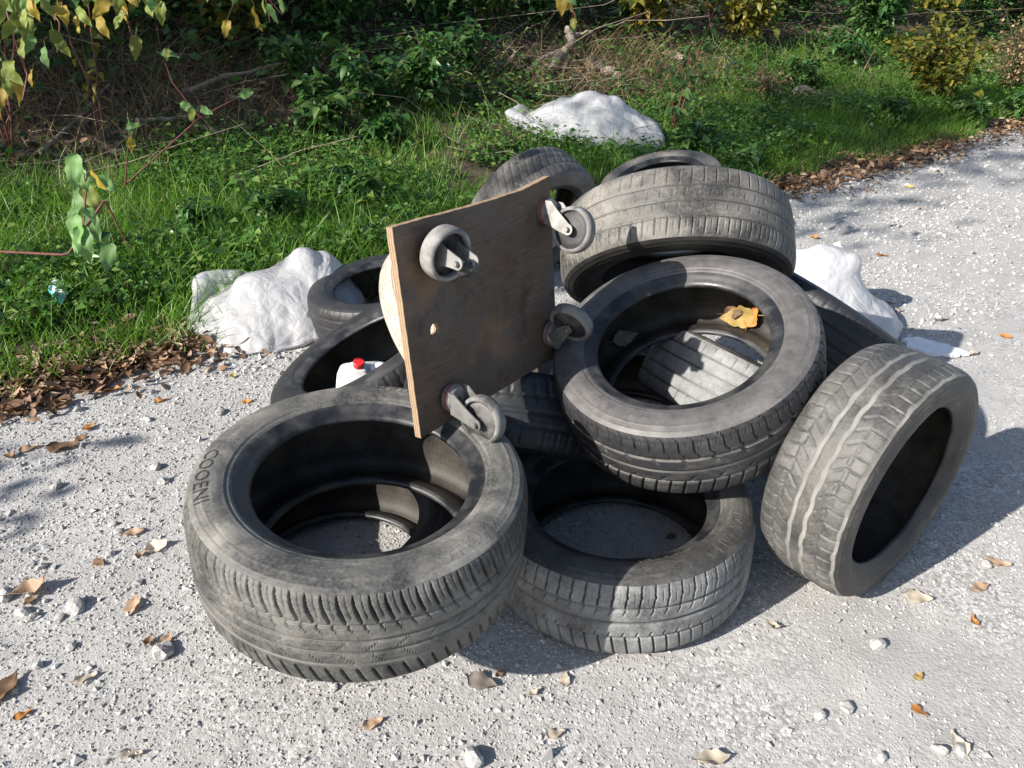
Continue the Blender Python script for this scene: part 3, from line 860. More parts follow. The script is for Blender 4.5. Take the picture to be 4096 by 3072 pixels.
def bag(name, label, centre, size, seed, rot=0.0, press=1.0, pinch=None, steps=120, nu=104, nv=78, floor=.004, lumps=(), grav=1.0, crumple=.8, hold=.70):
    """a closed film pillow of the given flat size (length, width) round its contents (lumps: offset, radii), let sag by a small cloth relaxation"""
    rg = np.random.default_rng(seed)
    L, Wd = size
    u = np.linspace(-.5, .5, nu); v = np.linspace(-.5, .5, nv)
    U, V = np.meshgrid(u, v, indexing='ij')
    du, dv = L / (nu - 1), Wd / (nv - 1)
    ru = np.full((nu, nv), du); rv = np.full((nu, nv), dv)
    if pinch:
        for pc, pw, pk in pinch: rv = rv * (1 - (1 - pk) * np.exp(-((U - pc) / pw) ** 2))
    ru = ru * (1 + .36 * (n2(U * L, V * Wd, 11., seed) - .5)); rv = rv * (1 + .36 * (n2(U * L, V * Wd, 10., seed + 1) - .5))
    rv = rv * (1 - .45 * np.abs(2 * U) ** 5); ru = ru * (1 - .45 * np.abs(2 * V) ** 5)      # gathered hem
    edge = np.zeros((nu, nv), bool); edge[0] = edge[-1] = True; edge[:, 0] = edge[:, -1] = True
    X = np.zeros((2, nu, nv, 3))
    lumps = [(np.array(lc, float) + np.array(centre), np.array(lr, float)) for lc, lr in lumps]
    ztop = max(lc[2] + lr[2] for lc, lr in lumps) + .03; zbot = float(terrain(centre[0], centre[1])) + floor
    bulge = (1 - (2 * U) ** 6) * (1 - (2 * V) ** 6)
    zm = zbot + .35 * (ztop - zbot)
    for q in (0, 1):
        X[q, ..., 0] = U * L * .98; X[q, ..., 1] = V * Wd * .9
        nz_ = fbm(np.stack([U * L * 14 + 5 * q, V * Wd * 14, U * 0 + seed + q], -1), 3, seed + q) - .5
        X[q, ..., 2] = zm + ((ztop - zm) if q == 0 else (zbot - zm)) * bulge + nz_ * .03 * ~edge
    X[1][edge] = X[0][edge]
    ca, sa = math.cos(rot), math.sin(rot)
    X[..., :2] = X[..., :2] @ np.array([[ca, sa], [-sa, ca]]) + np.array(centre)[:2]
    Vel = np.zeros_like(X)
    gz = float(terrain(centre[0], centre[1]))
    def solve(A, ax, par, rest, st=1.0):
        n = A.shape[1 + ax]
        i0 = np.arange(par, n - 1, 2)
        sl0 = [slice(None)] * 4; sl1 = [slice(None)] * 4
        sl0[1 + ax] = i0; sl1[1 + ax] = i0 + 1
        a, b = A[tuple(sl0)], A[tuple(sl1)]
        d = b - a; l = np.linalg.norm(d, axis=-1) + 1e-9
        rs = rest[tuple(sl0[1:3])][None]
        c = (st * .5 * (l - rs) / l)[..., None] * d
        A[tuple(sl0)] = a + c; A[tuple(sl1)] = b - c
    r2 = np.sqrt(ru ** 2 + rv ** 2)
    for it in range(steps):
        top = X[0]; N = []
        for q in (0, 1):
            gu = np.gradient(X[q], axis=0); gv = np.gradient(X[q], axis=1)
            nn = np.cross(gu, gv); nn /= np.linalg.norm(nn, axis=-1, keepdims=True) + 1e-9
            N.append(nn if q == 0 else -nn)
        N = np.stack(N)
        pr = press if it < steps * .45 else hold
        Vel = Vel * .90 + N * .0016 * pr + np.array([0, 0, -.0011 * grav * (.4 if it < steps * .45 else 1.0)])
        P0 = X.copy(); X = X + Vel
        for sub in range(5):
            for par in (0, 1):
                solve(X, 0, par, ru); solve(X, 1, par, rv)
            # shear along both diagonals, soft
            for sgn in (1, -1):
                a = X[:, :-1, :-1] if sgn > 0 else X[:, :-1, 1:]
                b = X[:, 1:, 1:] if sgn > 0 else X[:, 1:, :-1]
                d = b - a; l = np.linalg.norm(d, axis=-1) + 1e-9
                c = (.12 * (l - r2[:-1, :-1][None]) / l)[..., None] * d
                if sgn > 0: X[:, :-1, :-1] += c; X[:, 1:, 1:] -= c
                else: X[:, :-1, 1:] += c; X[:, 1:, :-1] -= c
            m = .5 * (X[0][edge] + X[1][edge]); X[0][edge] = m; X[1][edge] = m
            for lc, lr in lumps:
                w_ = X - np.array(lc); l = np.linalg.norm(w_ / np.array(lr), axis=-1)
                k_ = l < 1
                k_[1] &= X[1, ..., 2] > lc[2]
                X[k_] = np.array(lc) + (w_[k_] / np.maximum(l[k_], .05)[:, None])
            if sub == 4:
                zf = gz + floor if it < steps - 12 else terrain(X[..., 0], X[..., 1]) + floor
                low = X[..., 2] < zf
                X[..., 2] = np.where(low, zf, X[..., 2])
                X[low, :2] = P0[low, :2] * .6 + X[low, :2] * .4
        Vel = X - P0
        Vel = np.clip(Vel, -.02, .02)
    o = np.array(centre)
    for q in (0, 1):      # crumples of the thin film
        Q_, _ = np.linalg.qr(rg.normal(size=(3, 3)))
        G_ = X[q] + .02 * (np.stack([fbm(X[q] * 7 + s_, 2, seed + s_) for s_ in (1, 5, 9)], -1) - .5)
        dsp = .036 * (facet(G_ @ Q_ * np.array([3, 11, 6]), seed + 3) - .5) + .024 * (facet(G_ @ Q_.T * np.array([19, 6, 12]), seed + 4) - .5) + .007 * (facet(G_ * 30, seed + 6) - .5)
        X[q] = X[q] + N[q] * (dsp * crumple * ~edge)[..., None]
    zf = terrain(X[..., 0], X[..., 1]) + .003
    X[..., 2] = np.maximum(X[..., 2], zf)
    V0 = (X[0] - o).reshape(-1, 3); V1 = (X[1] - o - .0008 * N[0] * ~edge[..., None]).reshape(-1, 3)
    F0 = grid_faces(nu, nv); F1 = grid_faces(nu, nv)[:, ::-1] + nu * nv
    me = mesh_np(name, np.concatenate([V0, V1]), np.concatenate([F0, F1]))
    ob = link_mesh(name, me, M_FILM); ob.location = centre
    tag(ob, label, 'plastic bag', 'white plastic bags'); return ob
p = on_z(1100, 1330)
bag('plastic_bag', 'bright white plastic bag lying on leaf litter left of the tyres', (p[0] - .01, p[1] + .10, .12), (.53, .50), 3, rot=.35, press=2.5, hold=.75, pinch=[(.16, .06, .5)],
    lumps=[((-.06, -.02, -.03), (.13, .11, .12)), ((.04, .01, -.02), (.10, .09, .10)), ((.10, .09, .07), (.085, .085, .085)), ((.17, .13, .02), (.09, .09, .10))])
p = hit(2340, 575)
BAG1 = p
bag('plastic_bag', 'large crumpled white plastic bag spread on the grass behind the tyres', (p[0], p[1] + .1, p[2] + .13), (1.08, .68), 11, rot=-.10, press=2.2, hold=.8, floor=.05, pinch=[(.30, .07, .6), (-.3, .06, .7)], crumple=.95,
    lumps=[((0, 0, 0), (.17, .13, .20)), ((-.28, .0, -.03), (.12, .10, .13)), ((.19, -.02, .0), (.12, .11, .18)), ((.34, -.10, -.08), (.08, .08, .09)), ((-.12, 0, .02), (.14, .10, .14))])
p = on_z(3340, 1310)
bag('plastic_bag', 'white plastic bag slumped on the gravel at the right behind the black tyre', (p[0] - .06, p[1] + .10, .14), (.46, .44), 21, rot=-.45, press=2.5, pinch=[(-.1, .06, .6)],
    lumps=[((.0, -.01, .03), (.12, .10, .16)), ((-.15, .09, .01), (.12, .10, .14)), ((.07, -.04, .06), (.07, .07, .10))])

# ------------------------------------------------------------------ canister, foam, wrapper
M_JUG = simple('white_canister_plastic', (.80, .80, .81), .35, 0, .04, 6, .03)
M_CAP = simple('red_cap_plastic', (.62, .025, .02), .35, 0, .1, 20, .05)
jz = np.array([.22, -.30, .92]); JM = frame(jz, R_(20)); jp = np.array([-.465, 2.07, .040])
jug = empty('canister', mat4(jp, JM)); tag(jug, 'white plastic canister with a red screw cap inside the tilted tyre', 'canister')
def jug_body():
    nth = 48; secs = [(0, .3, 0), (.0, .92, 0), (.012, 1, 0), (.17, 1, 0), (.185, .97, 0), (.205, .80, -.012), (.225, .48, -.028), (.235, .26, -.034), (.248, .24, -.034), (.248, .05, -.034)]
    an = np.linspace(0, 2 * np.pi, nth, endpoint=False); e = .45
    cx = np.sign(np.cos(an)) * np.abs(np.cos(an)) ** e * .095; cy = np.sign(np.sin(an)) * np.abs(np.sin(an)) ** e * .068
    V = np.stack([np.stack([cx * k + o * 1.2, cy * k, np.full(nth, z)], 1) for z, k, o in secs], 1)
    return mesh_np('body', V.reshape(-1, 3), grid_faces(nth, len(secs), True))
link_mesh('body', jug_body(), M_JUG, jug)
cb = MB(); ring_mesh(cb, [(.001, .266), (.0145, .266), (.016, .264), (.016, .246), (.001, .246)], (0, 0, 1), np.array([-.041, 0, 0]), 28); cb.build('cap', M_CAP, jug, smooth=False)
hb = MB(); hb.tube([(-.0, 0, .228), (.02, 0, .246), (.05, 0, .236), (.075, 0, .195)], [.011, .012, .012, .011], 8); hb.build('handle', M_JUG, jug)

M_FOAM = simple('white_foam', (.72, .73, .75), .8, 0, .10, 40, .5)
fp = on_z(3725, 1400)
fm = MB(); po = []
for t in np.linspace(0, 2 * np.pi, 40, endpoint=False):
    r = 1 + .12 * math.sin(3 * t + 1) + .08 * math.sin(7 * t) + .05 * math.sin(13 * t)
    po.append((.105 * math.cos(t) * r, .060 * math.sin(t) * r))
prism(fm, po, np.array([0, 0, .010]), np.array([.85, -.52, 0]), np.array([.52, .85, 0]), np.array([0, 0, 1.]), .012)
fo = fm.build('foam_piece', M_FOAM, smooth=False); fo.location = (fp[0], fp[1], 0); tag(fo, 'flat broken piece of white foam on gravel behind the upright pale tyre', 'foam')

def wrap_mat():
    k = NT('turquoise_wrapper'); c = k.coord()
    col = k.ramp(k.noise(c, 16, 3), [(.42, (.70, .78, .78)), (.55, (.12, .55, .52)), (.7, (.08, .42, .42))])
    return k.done(k.pbr(col, .3, 0, k.bump(k.noise(c, 40, 4), .4, .004), .5))
wp_ = hit(250, 1225)
wm = MB()
an = np.linspace(0, 2 * np.pi, 24, endpoint=False); zz = np.linspace(-1, 1, 22)
A_, Z_ = np.meshgrid(an, zz, indexing='ij')
rr = .028 * np.sqrt(np.maximum(0.02, 1 - np.abs(Z_) ** 3)) * (.65 + .7 * fbm(np.stack([np.cos(A_) * 2, np.sin(A_) * 2, Z_ * 3], -1), 3, 8))
wm.add(np.stack([Z_ * .075 + .01 * np.sin(A_), np.cos(A_) * rr, np.sin(A_) * rr * .75], -1).reshape(-1, 3), grid_faces(24, 22, True))
wr_ = wm.build('wrapper', wrap_mat()); wr_.location = (wp_[0], wp_[1], float(terrain(wp_[0], wp_[1])) + .06); wr_.rotation_euler = (.3, .35, -1.0)
tag(wr_, 'small crumpled turquoise and white wrapper in the grass at left', 'wrapper')

# ------------------------------------------------------------------ gravel
M_PEB = None
def peb_mat():
    k = NT('crushed_limestone'); c = k.coord()
    col = k.ramp(k.attr('rnd'), [(.0, (.17, .168, .165)), (.35, (.33, .324, .315)), (.75, (.48, .47, .455)), (1., (.68, .67, .66))])
    col = k.mix(k.rng(k.noise(c, 40, 4), .4, .7, 0, .35), col, (.33, .31, .285))
    return k.done(k.pbr(col, .9, 0, k.bump(k.noise(c, 220, 3), .3, .001), .2))
M_PEB = peb_mat()
_oct_v = np.array([(1, 0, 0), (-1, 0, 0), (0, 1, 0), (0, -1, 0), (0, 0, 1), (0, 0, -1)], float)
_oct_f = np.array([(0, 2, 4), (2, 1, 4), (1, 3, 4), (3, 0, 4), (2, 0, 5), (1, 2, 5), (3, 1, 5), (0, 3, 5)])
def pebbles(n, rng_xy, size, keep, name, label, bury=.32):
    x = RNG.uniform(*rng_xy[0], n); y = RNG.uniform(*rng_xy[1], n)
    z = terrain(x, y); P = np.stack([x, y, z], 1)
    ok = keep(x, y) & in_view(P, 1.15)
    P = P[ok]; n = len(P)
    s = size * np.exp(RNG.normal(0, .42, n))
    V = _oct_v[None] * RNG.uniform(.55, 1.15, (n, 6, 1)) * np.array([1, .85, .62])
    V = V + RNG.normal(0, .14, V.shape)
    a = RNG.uniform(0, 2 * np.pi, n); ca, sa = np.cos(a)[:, None], np.sin(a)[:, None]
    tz = RNG.normal(0, .35, n)[:, None]
    X, Y, Z = V[..., 0], V[..., 1], V[..., 2]
    X, Z = X - Z * tz, Z + X * tz
    V = np.stack([X * ca - Y * sa, X * sa + Y * ca, Z], -1) * s[:, None, None]
    V = V + P[:, None] + np.stack([0 * s, 0 * s, s * (.50 - 1.0 * bury)], 1)[:, None]
    F = (_oct_f[None] + (np.arange(n) * 6)[:, None, None]).reshape(-1, 3)
    o = link_mesh(name, mesh_np(name, V.reshape(-1, 3), F, False, {'rnd': np.repeat(np.clip(RNG.normal(.52, .2, n), 0, 1), 6)}), M_PEB)
    tag(o, label, 'gravel', kind='stuff')
    return n
def road_keep(lo, hi, sc, seed, edge=-.05):
    def f(x, y):
        d = d_of(x, y)
        m = n2(x, y, sc, seed) * .65 + n2(x, y, sc * 2.7, seed + 1) * .35
        left = sstep(1.0, -.6, x) * .24 + sstep(-.9, -.2, d) * .25      # looser stone to the left and along the edge
        return (RNG.uniform(size=x.shape) < sstep(lo, hi, m + left)) & (d < edge + .2 * (n2(x, y, 4, 21) - .5))
    return f
pebbles(112000, ((-1.9, 2.1), (.55, 2.6)), .0025, road_keep(.24, .66, 2.6, 31), 'fine_gravel', 'fine grey gravel strewn over the track')
pebbles(15000, ((-1.9, 2.1), (.55, 2.8)), .0050, road_keep(.50, .80, 2.1, 35), 'coarse_gravel', 'coarser pale gravel lying in patches on the track')
pebbles(62000, ((-2.6, 4.8), (2.4, 7.2)), .0072, road_keep(.34, .66, 1.3, 41), 'roadside_gravel', 'loose pale gravel along the edge of the track')

# single stones that stand out
def stone_mesh(seed):
    bm = bmesh.new(); bmesh.ops.create_icosphere(bm, subdivisions=2, radius=1)
    for v in bm.verts:
        p_ = np.array(v.co); k_ = 0.55 + .85 * float(facet(p_ * 1.3 + seed * 7.7, seed))
        v.co = Vector(p_ * k_ * np.array([1.1, .9, .72]))
    me = bpy.data.meshes.new('stone'); bm.to_mesh(me); bm.free()
    return me
def stone_mat(): 
    k = NT('white_limestone'); c = k.coord()
    f = k.noise(c, 2.2, 5, .6)
    col = k.ramp(f, [(.3, (.30, .29, .275)), (.7, (.52, .51, .495))])
    return k.done(k.pbr(col, .9, 0, k.bump(k.noise(c, 9, 5), .35, .05), .2))
M_STONE = stone_mat()
SM = [stone_mesh(q) for q in range(7)]
for m_ in SM: m_.materials.append(M_STONE)
STONES = [  # pixel, radius px, label
    (655, 2612, 40, 'biggest white stone on the gravel left of the front tyre'),
    (300, 2433, 34, 'white stone near the left edge, left of a curled leaf'),
    (30, 2383, 30, 'white stone at the very left edge of the picture'),
    (452, 2102, 13, 'small round stone left of a brown leaf beside the front tyre'),
    (482, 2136, 20, 'pale angular stone just below a small round stone'),
    (168, 2268, 17, 'angular stone near the left edge above a long curled leaf'),
    (284, 2592, 18, 'upright pale stone between the left edge and the biggest stone'),
    (152, 2664, 19, 'pale stone right above the large yellow-brown leaf'),
    (97, 2450, 24, 'left one of two flat white stones under the long curled leaf'),
    (131, 2470, 20, 'right one of two flat white stones under the long curled leaf'),
    (237, 2474, 17, 'flat faded stone to the right of two flat white stones'),
    (443, 2222, 17, 'pale stone left of two small brown leaves by the front tyre'),
    (1895, 3046, 40, 'large white stone cut by the bottom edge of the picture'),
    (627, 1872, 22, 'white stone left of the rear of the front tyre, upper of two'),
    (662, 1930, 20, 'white stone left of the rear of the front tyre, lower of two'),
    (222, 1946, 19, 'whitish stone in the shade stripe at left'),
    (595, 1682, 16, 'flat white stone on the shaded gravel by the tilted black tyre'),
    (880, 1650, 19, 'white stone left of the canister tyre on the gravel'),
    (316, 1648, 18, 'white stone beside a tan leaf below the leaf litter'),
    (193, 1558, 17, 'white stone close under the leaf litter at left'),
    (3278, 2862, 22, 'left one of two white stones in the bottom right area'),
    (3386, 2838, 26, 'right one of two white stones in the bottom right area'),
    (3508, 2577, 25, 'flat white stone set in the track at right'),
    (3757, 3012, 24, 'left one of a pair of stones near the bottom right corner'),
    (3838, 3008, 22, 'right one of a pair of stones near the bottom right corner'),
    (3527, 3036, 20, 'round white stone at the bottom edge towards the right'),
    (3943, 2262, 20, 'pale flat stone near the right edge beside a tan leaf'),
    (3879, 1380, 11, 'small white stone at the end of the shadow at right'),
    (1335, 2762, 17, 'small white stone in front of the front-left tyre'),
    (2560, 2160, 15, 'stone in the shade inside the hole of the grey tyre, larger one'),
]
for q, (px, py, rp, lab) in enumerate(STONES):
    p = on_z(px, py); dist = np.linalg.norm(p - CC); r = rp * dist / FPX
    z = float(terrain(p[0], p[1]))
    o = bpy.data.objects.new('stone', SM[q % 7]); COL.objects.link(o)
    o.location = (p[0], p[1], z + r * .30); o.scale = (r, r, r * RNG.uniform(.85, 1.1)); o.rotation_euler = (RNG.uniform(-.25, .25), RNG.uniform(-.25, .25), RNG.uniform(0, 6.28))
    tag(o, lab, 'stone', 'single stones on the track')

# ------------------------------------------------------------------ fallen leaves
def leaf_mat(name, stops, tr=.3, spots=None, rough=.55, use='rnd', sc=60):
    k = NT(name); c = k.coord()
    f = k.attr('rnd') if use == 'rnd' else k.n('ShaderNodeObjectInfo').outputs['Random']
    f = k.math('ADD', f, k.math('MULTIPLY', k.math('SUBTRACT', k.noise(c, sc, 4, .65), .5), .30))
    col = k.ramp(f, stops)
    if spots: col = k.mix(k.rng(k.noise(c, sc * 1.6, 5, .7), .60, .68), col, spots)
    b = k.pbr(col, rough, 0, k.bump(k.noise(c, sc * 3, 3), .2, .002), .35)
    t = k.n('ShaderNodeBsdfTranslucent'); k.set(t.inputs[0], col)
    mx = k.n('ShaderNodeMixShader'); mx.inputs[0].default_value = tr
    k.t.links.new(b, mx.inputs[1]); k.t.links.new(t.outputs[0], mx.inputs[2])
    return k.done(mx.outputs[0])
M_DRYLEAF = leaf_mat('dry_brown_leaf', [(0., (.085, .045, .025)), (.4, (.20, .115, .065)), (.75, (.34, .215, .13)), (1., (.46, .34, .22))], .18, (.06, .035, .02))
def tint_leaf(name, col, spots): return leaf_mat(name, [(0., tuple(x * .7 for x in col)), (1., tuple(min(1, x * 1.25) for x in col))], .25, spots, use='obj', sc=30)
M_L = dict(brown=tint_leaf('brown_leaf', (.21, .125, .072), (.07, .04, .025)), tan=tint_leaf('tan_leaf', (.44, .30, .20), (.20, .12, .08)),
           orange=tint_leaf('orange_leaf', (.50, .22, .06), (.22, .09, .03)), yellow=tint_leaf('yellow_leaf', (.48, .34, .11), (.20, .09, .03)),
           pale=tint_leaf('pale_leaf', (.58, .50, .40), (.30, .24, .18)), grey=tint_leaf('grey_leaf', (.20, .17, .145), (.09, .075, .065)))
def big_leaf(seed, curl=.5, fold=.35, wav=.06, n=11, m=7, sharp=1.0, half=.34):
    """one leaf, length 1 along x, curled and wavy"""
    rg = np.random.default_rng(seed)
    t = np.linspace(0, 1, n); s_ = np.linspace(-1, 1, m)
    T, S = np.meshgrid(t, s_, indexing='ij')
    w = half * np.sin(np.pi * np.clip(T, 0, 1) ** (.75)) ** (.8 * sharp) * (1 - .35 * T)
    w = w * (1 + .10 * np.sin(T * 21 + rg.uniform(0, 6)) * np.abs(S))
    x = T; y = S * w
    z = fold * np.abs(y) + wav * np.sin(T * 7 + S * 2 + rg.uniform(0, 6)) * np.abs(S) + .03 * np.sin(T * 13 + rg.uniform(0, 6))
    ang = curl * (T - .4) * 2
    X_ = np.sin(ang) / (2 * curl + 1e-6) + z * -np.sin(ang) if abs(curl) > .05 else x
    Z_ = (1 - np.cos(ang)) / (2 * curl + 1e-6) + z * np.cos(ang) if abs(curl) > .05 else z
    V = np.stack([X_, y, Z_], -1).reshape(-1, 3)
    V[:, 2] -= V[:, 2].min()
    mb = MB(); mb.add(V, grid_faces(n, m))
    st = np.array([V[m // 2] + np.array([-.28, .02, .02]), V[m // 2] + np.array([-.12, 0, .0]), V[m // 2]])
    mb.tube(st, .012, 4, cap=False)
    return mb.mesh('leaf')
LEAFM = {}
def leaf_obj(name, kind, shape, M4, scale, parent=None):
    key = (kind, shape)
    if key not in LEAFM:
        me = big_leaf(shape, curl=(.9, .35, 1.3, .5, -.6, .2)[shape % 6], fold=(.5, .2, .7, .35, .3, .15)[shape % 6]); me.materials.append(M_L[kind]); LEAFM[key] = me
    o = bpy.data.objects.new(name, LEAFM[key]); COL.objects.link(o)
    o.matrix_world = M4 @ Matrix.Diagonal((scale, scale, scale, 1))
    if parent is not None: o.parent = parent
    return o
LEAVES = [  # px, py, length px, heading deg in the picture, kind, shape, label
    (305, 1787, 120, 10, 'brown', 1, 'long brown leaf lying flat in the shade stripe at left'),
    (345, 1748, 50, 40, 'brown', 3, 'small curled brown leaf touching the long brown leaf'),
    (375, 1705, 60, 60, 'orange', 0, 'small rusty leaf with a pale stalk at left'),
    (150, 1790, 70, 20, 'tan', 5, 'pinkish leaf left of the long brown leaf'),
    (70, 1830, 60, 0, 'brown', 2, 'dark curled leaf at left edge of the shade stripe'),
    (470, 1567, 95, 15, 'orange', 1, 'orange-brown leaf below the leaf litter at left'),
    (290, 1625, 95, 25, 'tan', 3, 'tan leaf with a rolled end below the leaf litter'),
    (95, 1602, 70, 30, 'orange', 0, 'orange leaf below the leaf litter near the left edge'),
    (665, 1600, 55, 20, 'orange', 5, 'small orange leaf on gravel left of the tilted black tyre'),
    (942, 1503, 40, 60, 'yellow', 2, 'tiny yellow-brown leaf on the shaded gravel beside the white bag'),
    (1003, 1605, 45, 10, 'orange', 3, 'small orange leaf next to the tilted black tyre'),
    (130, 1650, 110, 35, 'tan', 2, 'stalk-like curled leaf strip near the left edge'),
    (570, 2132, 80, 15, 'tan', 3, 'tan oval leaf beside the front-left tyre, above a torn pale one'),
    (670, 2178, 105, 30, 'pale', 0, 'torn pale leaf touching the front-left tyre'),
    (415, 2265, 60, -20, 'brown', 1, 'small dark leaf left of the front-left tyre'),
    (590, 2222, 55, 10, 'tan', 2, 'small crumpled leaf below the torn pale leaf'),
    (205, 2350, 150, 25, 'tan', 2, 'long curled pale tan leaf strip at left'),
    (140, 2390, 60, 70, 'brown', 0, 'withered brown end below the long curled strip'),
    (548, 2395, 100, 80, 'tan', 3, 'upright tan leaf with a stalk left of the front tyre'),
    (610, 2550, 60, 70, 'brown', 2, 'curled dark brown leaf left of a pale one above the biggest stone'),
    (685, 2545, 75, 60, 'tan', 0, 'crumpled leaf just above the biggest white stone'),
    (65, 2715, 125, 70, 'brown', 3, 'large yellow-brown leaf at the left edge near the bottom'),
    (380, 2705, 80, 20, 'pale', 1, 'bleached leaf between the large brown leaf and the front tyre'),
    (120, 2850, 60, 30, 'orange', 5, 'light orange leaf near the bottom left corner'),
    (560, 3020, 85, 0, 'pale', 1, 'pale rounded leaf near the bottom edge at left'),
    (1522, 2890, 85, 20, 'tan', 1, 'tan rounded leaf on gravel in front of the left tyre'),
    (1519, 2698, 80, 5, 'orange', 5, 'orange leaf peeping out from under the front-left tyre'),
    (1973, 2746, 130, -15, 'grey', 5, 'flat dark veined leaf pressed into the gravel at front centre'),
    (2012, 2690, 50, 40, 'brown', 0, 'small brown leaf above the pressed dark leaf'),
    (2155, 2770, 60, 30, 'pale', 2, 'pale curled leaf right of the pressed dark leaf'),
    (2260, 2700, 75, 70, 'pale', 1, 'pale leaf in front of the grey tyre'),
    (2250, 2935, 80, 10, 'pale', 5, 'pale flat leaf at bottom centre of the track'),
    (3878, 2470, 55, 80, 'orange', 2, 'orange curled leaf right of the upright pale tyre'),
    (3696, 2872, 60, -45, 'orange', 5, 'orange leaf low in the bottom right area'),
    (4027, 2268, 80, -20, 'tan', 1, 'tan leaf at the right edge below the shadow'),
    (3942, 2345, 70, 15, 'tan', 3, 'tan rounded leaf near the right edge'),
    (3712, 2400, 100, -15, 'pale', 1, 'bleached leaf right of the foot of the upright tyre'),
    (3804, 2950, 95, 80, 'pale', 3, 'pale pointed leaf above a pair of stones at bottom right'),
    (2904, 3036, 130, 5, 'pale', 3, 'large pale leaf at the bottom edge right of centre'),
    (3122, 2528, 75, -30, 'pale', 2, 'curled pale leaf in front of the upright tyre'),
    (3682, 2702, 50, 30, 'yellow', 5, 'small yellow leaf at the right of the track'),
    (3683, 838, 34, 5, 'orange', 5, 'small orange leaf on the far sunny gravel'),
    (3544, 1027, 42, -25, 'orange', 1, 'orange leaf behind the right white bag'),
    (4041, 1355, 45, -30, 'orange', 3, 'orange leaf at the right edge beyond the upright tyre'),
    (3603, 1249, 50, 0, 'grey', 2, 'grey leaf in the shadow right of the right bag'),
    (3782, 1282, 55, 5, 'grey', 1, 'grey-brown leaf farther right in the same shadow'),
    (3908, 1415, 60, 20, 'pale', 3, 'pale leaf at the right tip of the shadow'),
    (3278, 957, 45, -20, 'orange', 2, 'yellowish leaf on gravel behind the muddy tyre'),
    (3650, 755, 38, 0, 'yellow', 0, 'bright yellow leaf at the far edge of the gravel'),
    (2700, 2145, 50, 20, 'brown', 3, 'brown leaf in the shade inside the hole of the grey tyre'),
    (2775, 2115, 60, -15, 'pale', 1, 'pale torn leaf at the right inside the grey tyre'),
]
for px, py, lp, hd, kind, shp, lab in LEAVES:
    p = on_z(px, py); dist = np.linalg.norm(p - CC); L = lp * dist / FPX * .92
    z = float(terrain(p[0], p[1])) + .002
    Mx = Matrix.Translation((p[0], p[1], z)) @ Matrix.Rotation(R_(hd * 1.2), 4, 'Z') @ Matrix.Rotation(RNG.uniform(-.3, .3), 4, 'X') @ Matrix.Translation((-L * .45, 0, 0))
    tag(leaf_obj('fallen_leaf', kind, shp, Mx, L), lab, 'leaf', 'single fallen leaves')
# leaves caught inside the tilted tyre
tc = TYRES['C']
def in_tyre(t, deg, r, ax): return t['c'] + t['M'] @ np.array([math.cos(R_(deg)) * r, math.sin(R_(deg)) * r, ax])
for deg, ax, L, kind, shp, hd, lab in ((46, -.070, .10, 'yellow', 3, 200, 'large yellow leaf lit by the sun inside the smooth tilted tyre'), (40, -.066, .065, 'orange', 1, 80, 'rust-coloured leaf on top of the yellow leaf inside the tilted tyre'),
                                       (52, -.064, .06, 'brown', 1, 20, 'small brown leaf lying across the yellow leaf inside the tilted tyre'), (22, -.075, .06, 'tan', 3, 120, 'tan leaf by the right rim inside the tilted tyre'),
                                       (118, -.075, .075, 'grey', 3, 10, 'dim leaf in the shade at the back of the tilted tyre')):
    p = in_tyre(tc, deg, .272, ax); up = in_tyre(tc, deg, .17, ax + .07) - p
    Fm = frame(up, R_(hd))
    tag(leaf_obj('fallen_leaf', kind, shp, mat4(p, Fm), L), lab, 'leaf', 'single fallen leaves')

# ------------------------------------------------------------------ leaf litter along the edge
def scatter(n, drange, arange, cond=None):
    d = RNG.uniform(*drange, n); a = RNG.uniform(*arange, n)
    x = EN[0] * d + EA[0] * a; y = 3.66 + EN[1] * d + EA[1] * a
    P = np.stack([x, y, terrain(x, y)], 1)
    ok = in_view(P, 1.12)
    if cond is not None: ok &= cond(x, y, d, a)
    return P[ok]
def litter(name, label, P, L, mat, curl=.4):
    n = len(P); mb = MB()
    D = rdir(n, -.15, .35); N = np.stack([RNG.normal(0, .45, n), RNG.normal(0, .45, n), np.ones(n)], 1)
    l = L * np.exp(RNG.normal(0, .28, n))
    leaf_batch(mb, P + np.stack([np.zeros(n), np.zeros(n), RNG.uniform(.002, .03, n)], 1), D, N, l, l * RNG.uniform(.35, .6, n), RNG.uniform(0, 1, n), RNG.uniform(-.5, .6, n), 2)
    o = mb.build(name, mat); tag(o, label, 'leaf litter', kind='stuff'); return o
P = scatter(30000, (-.95, .3), (-3.2, 7.5), lambda x, y, d, a: (RNG.uniform(size=x.shape) < (.35 + .65 * sstep(.30, .50, n2(x, y, 1.6, 51))) * np.exp(-((d + .06) / .17) ** 2) * (np.where((a > -.9) & (a < 1.6), .45, 1))))
litter('leaf_litter', 'brown dead leaves drifted along the edge of the gravel', P, .042, M_DRYLEAF)
P = scatter(34000, (-.75, .25), (-3.4, .4), lambda x, y, d, a: RNG.uniform(size=x.shape) < (.25 + .75 * sstep(.3, .5, n2(x, y, 2.2, 57))) * np.exp(-((d + .09) / .13) ** 2))
litter('leaf_litter', 'thick band of brown leaves between the grass and the gravel at left', P, .038, M_DRYLEAF)
P = scatter(9000, (1.2, 7), (-4, 9), lambda x, y, d, a: RNG.uniform(size=x.shape) < np.maximum(sstep(.35, .6, n2(x, y, .9, 55)), 1.3 * brown(d, a)))
litter('leaf_litter', 'dead leaves lying under the bushes on the bank', P, .06, M_DRYLEAF)

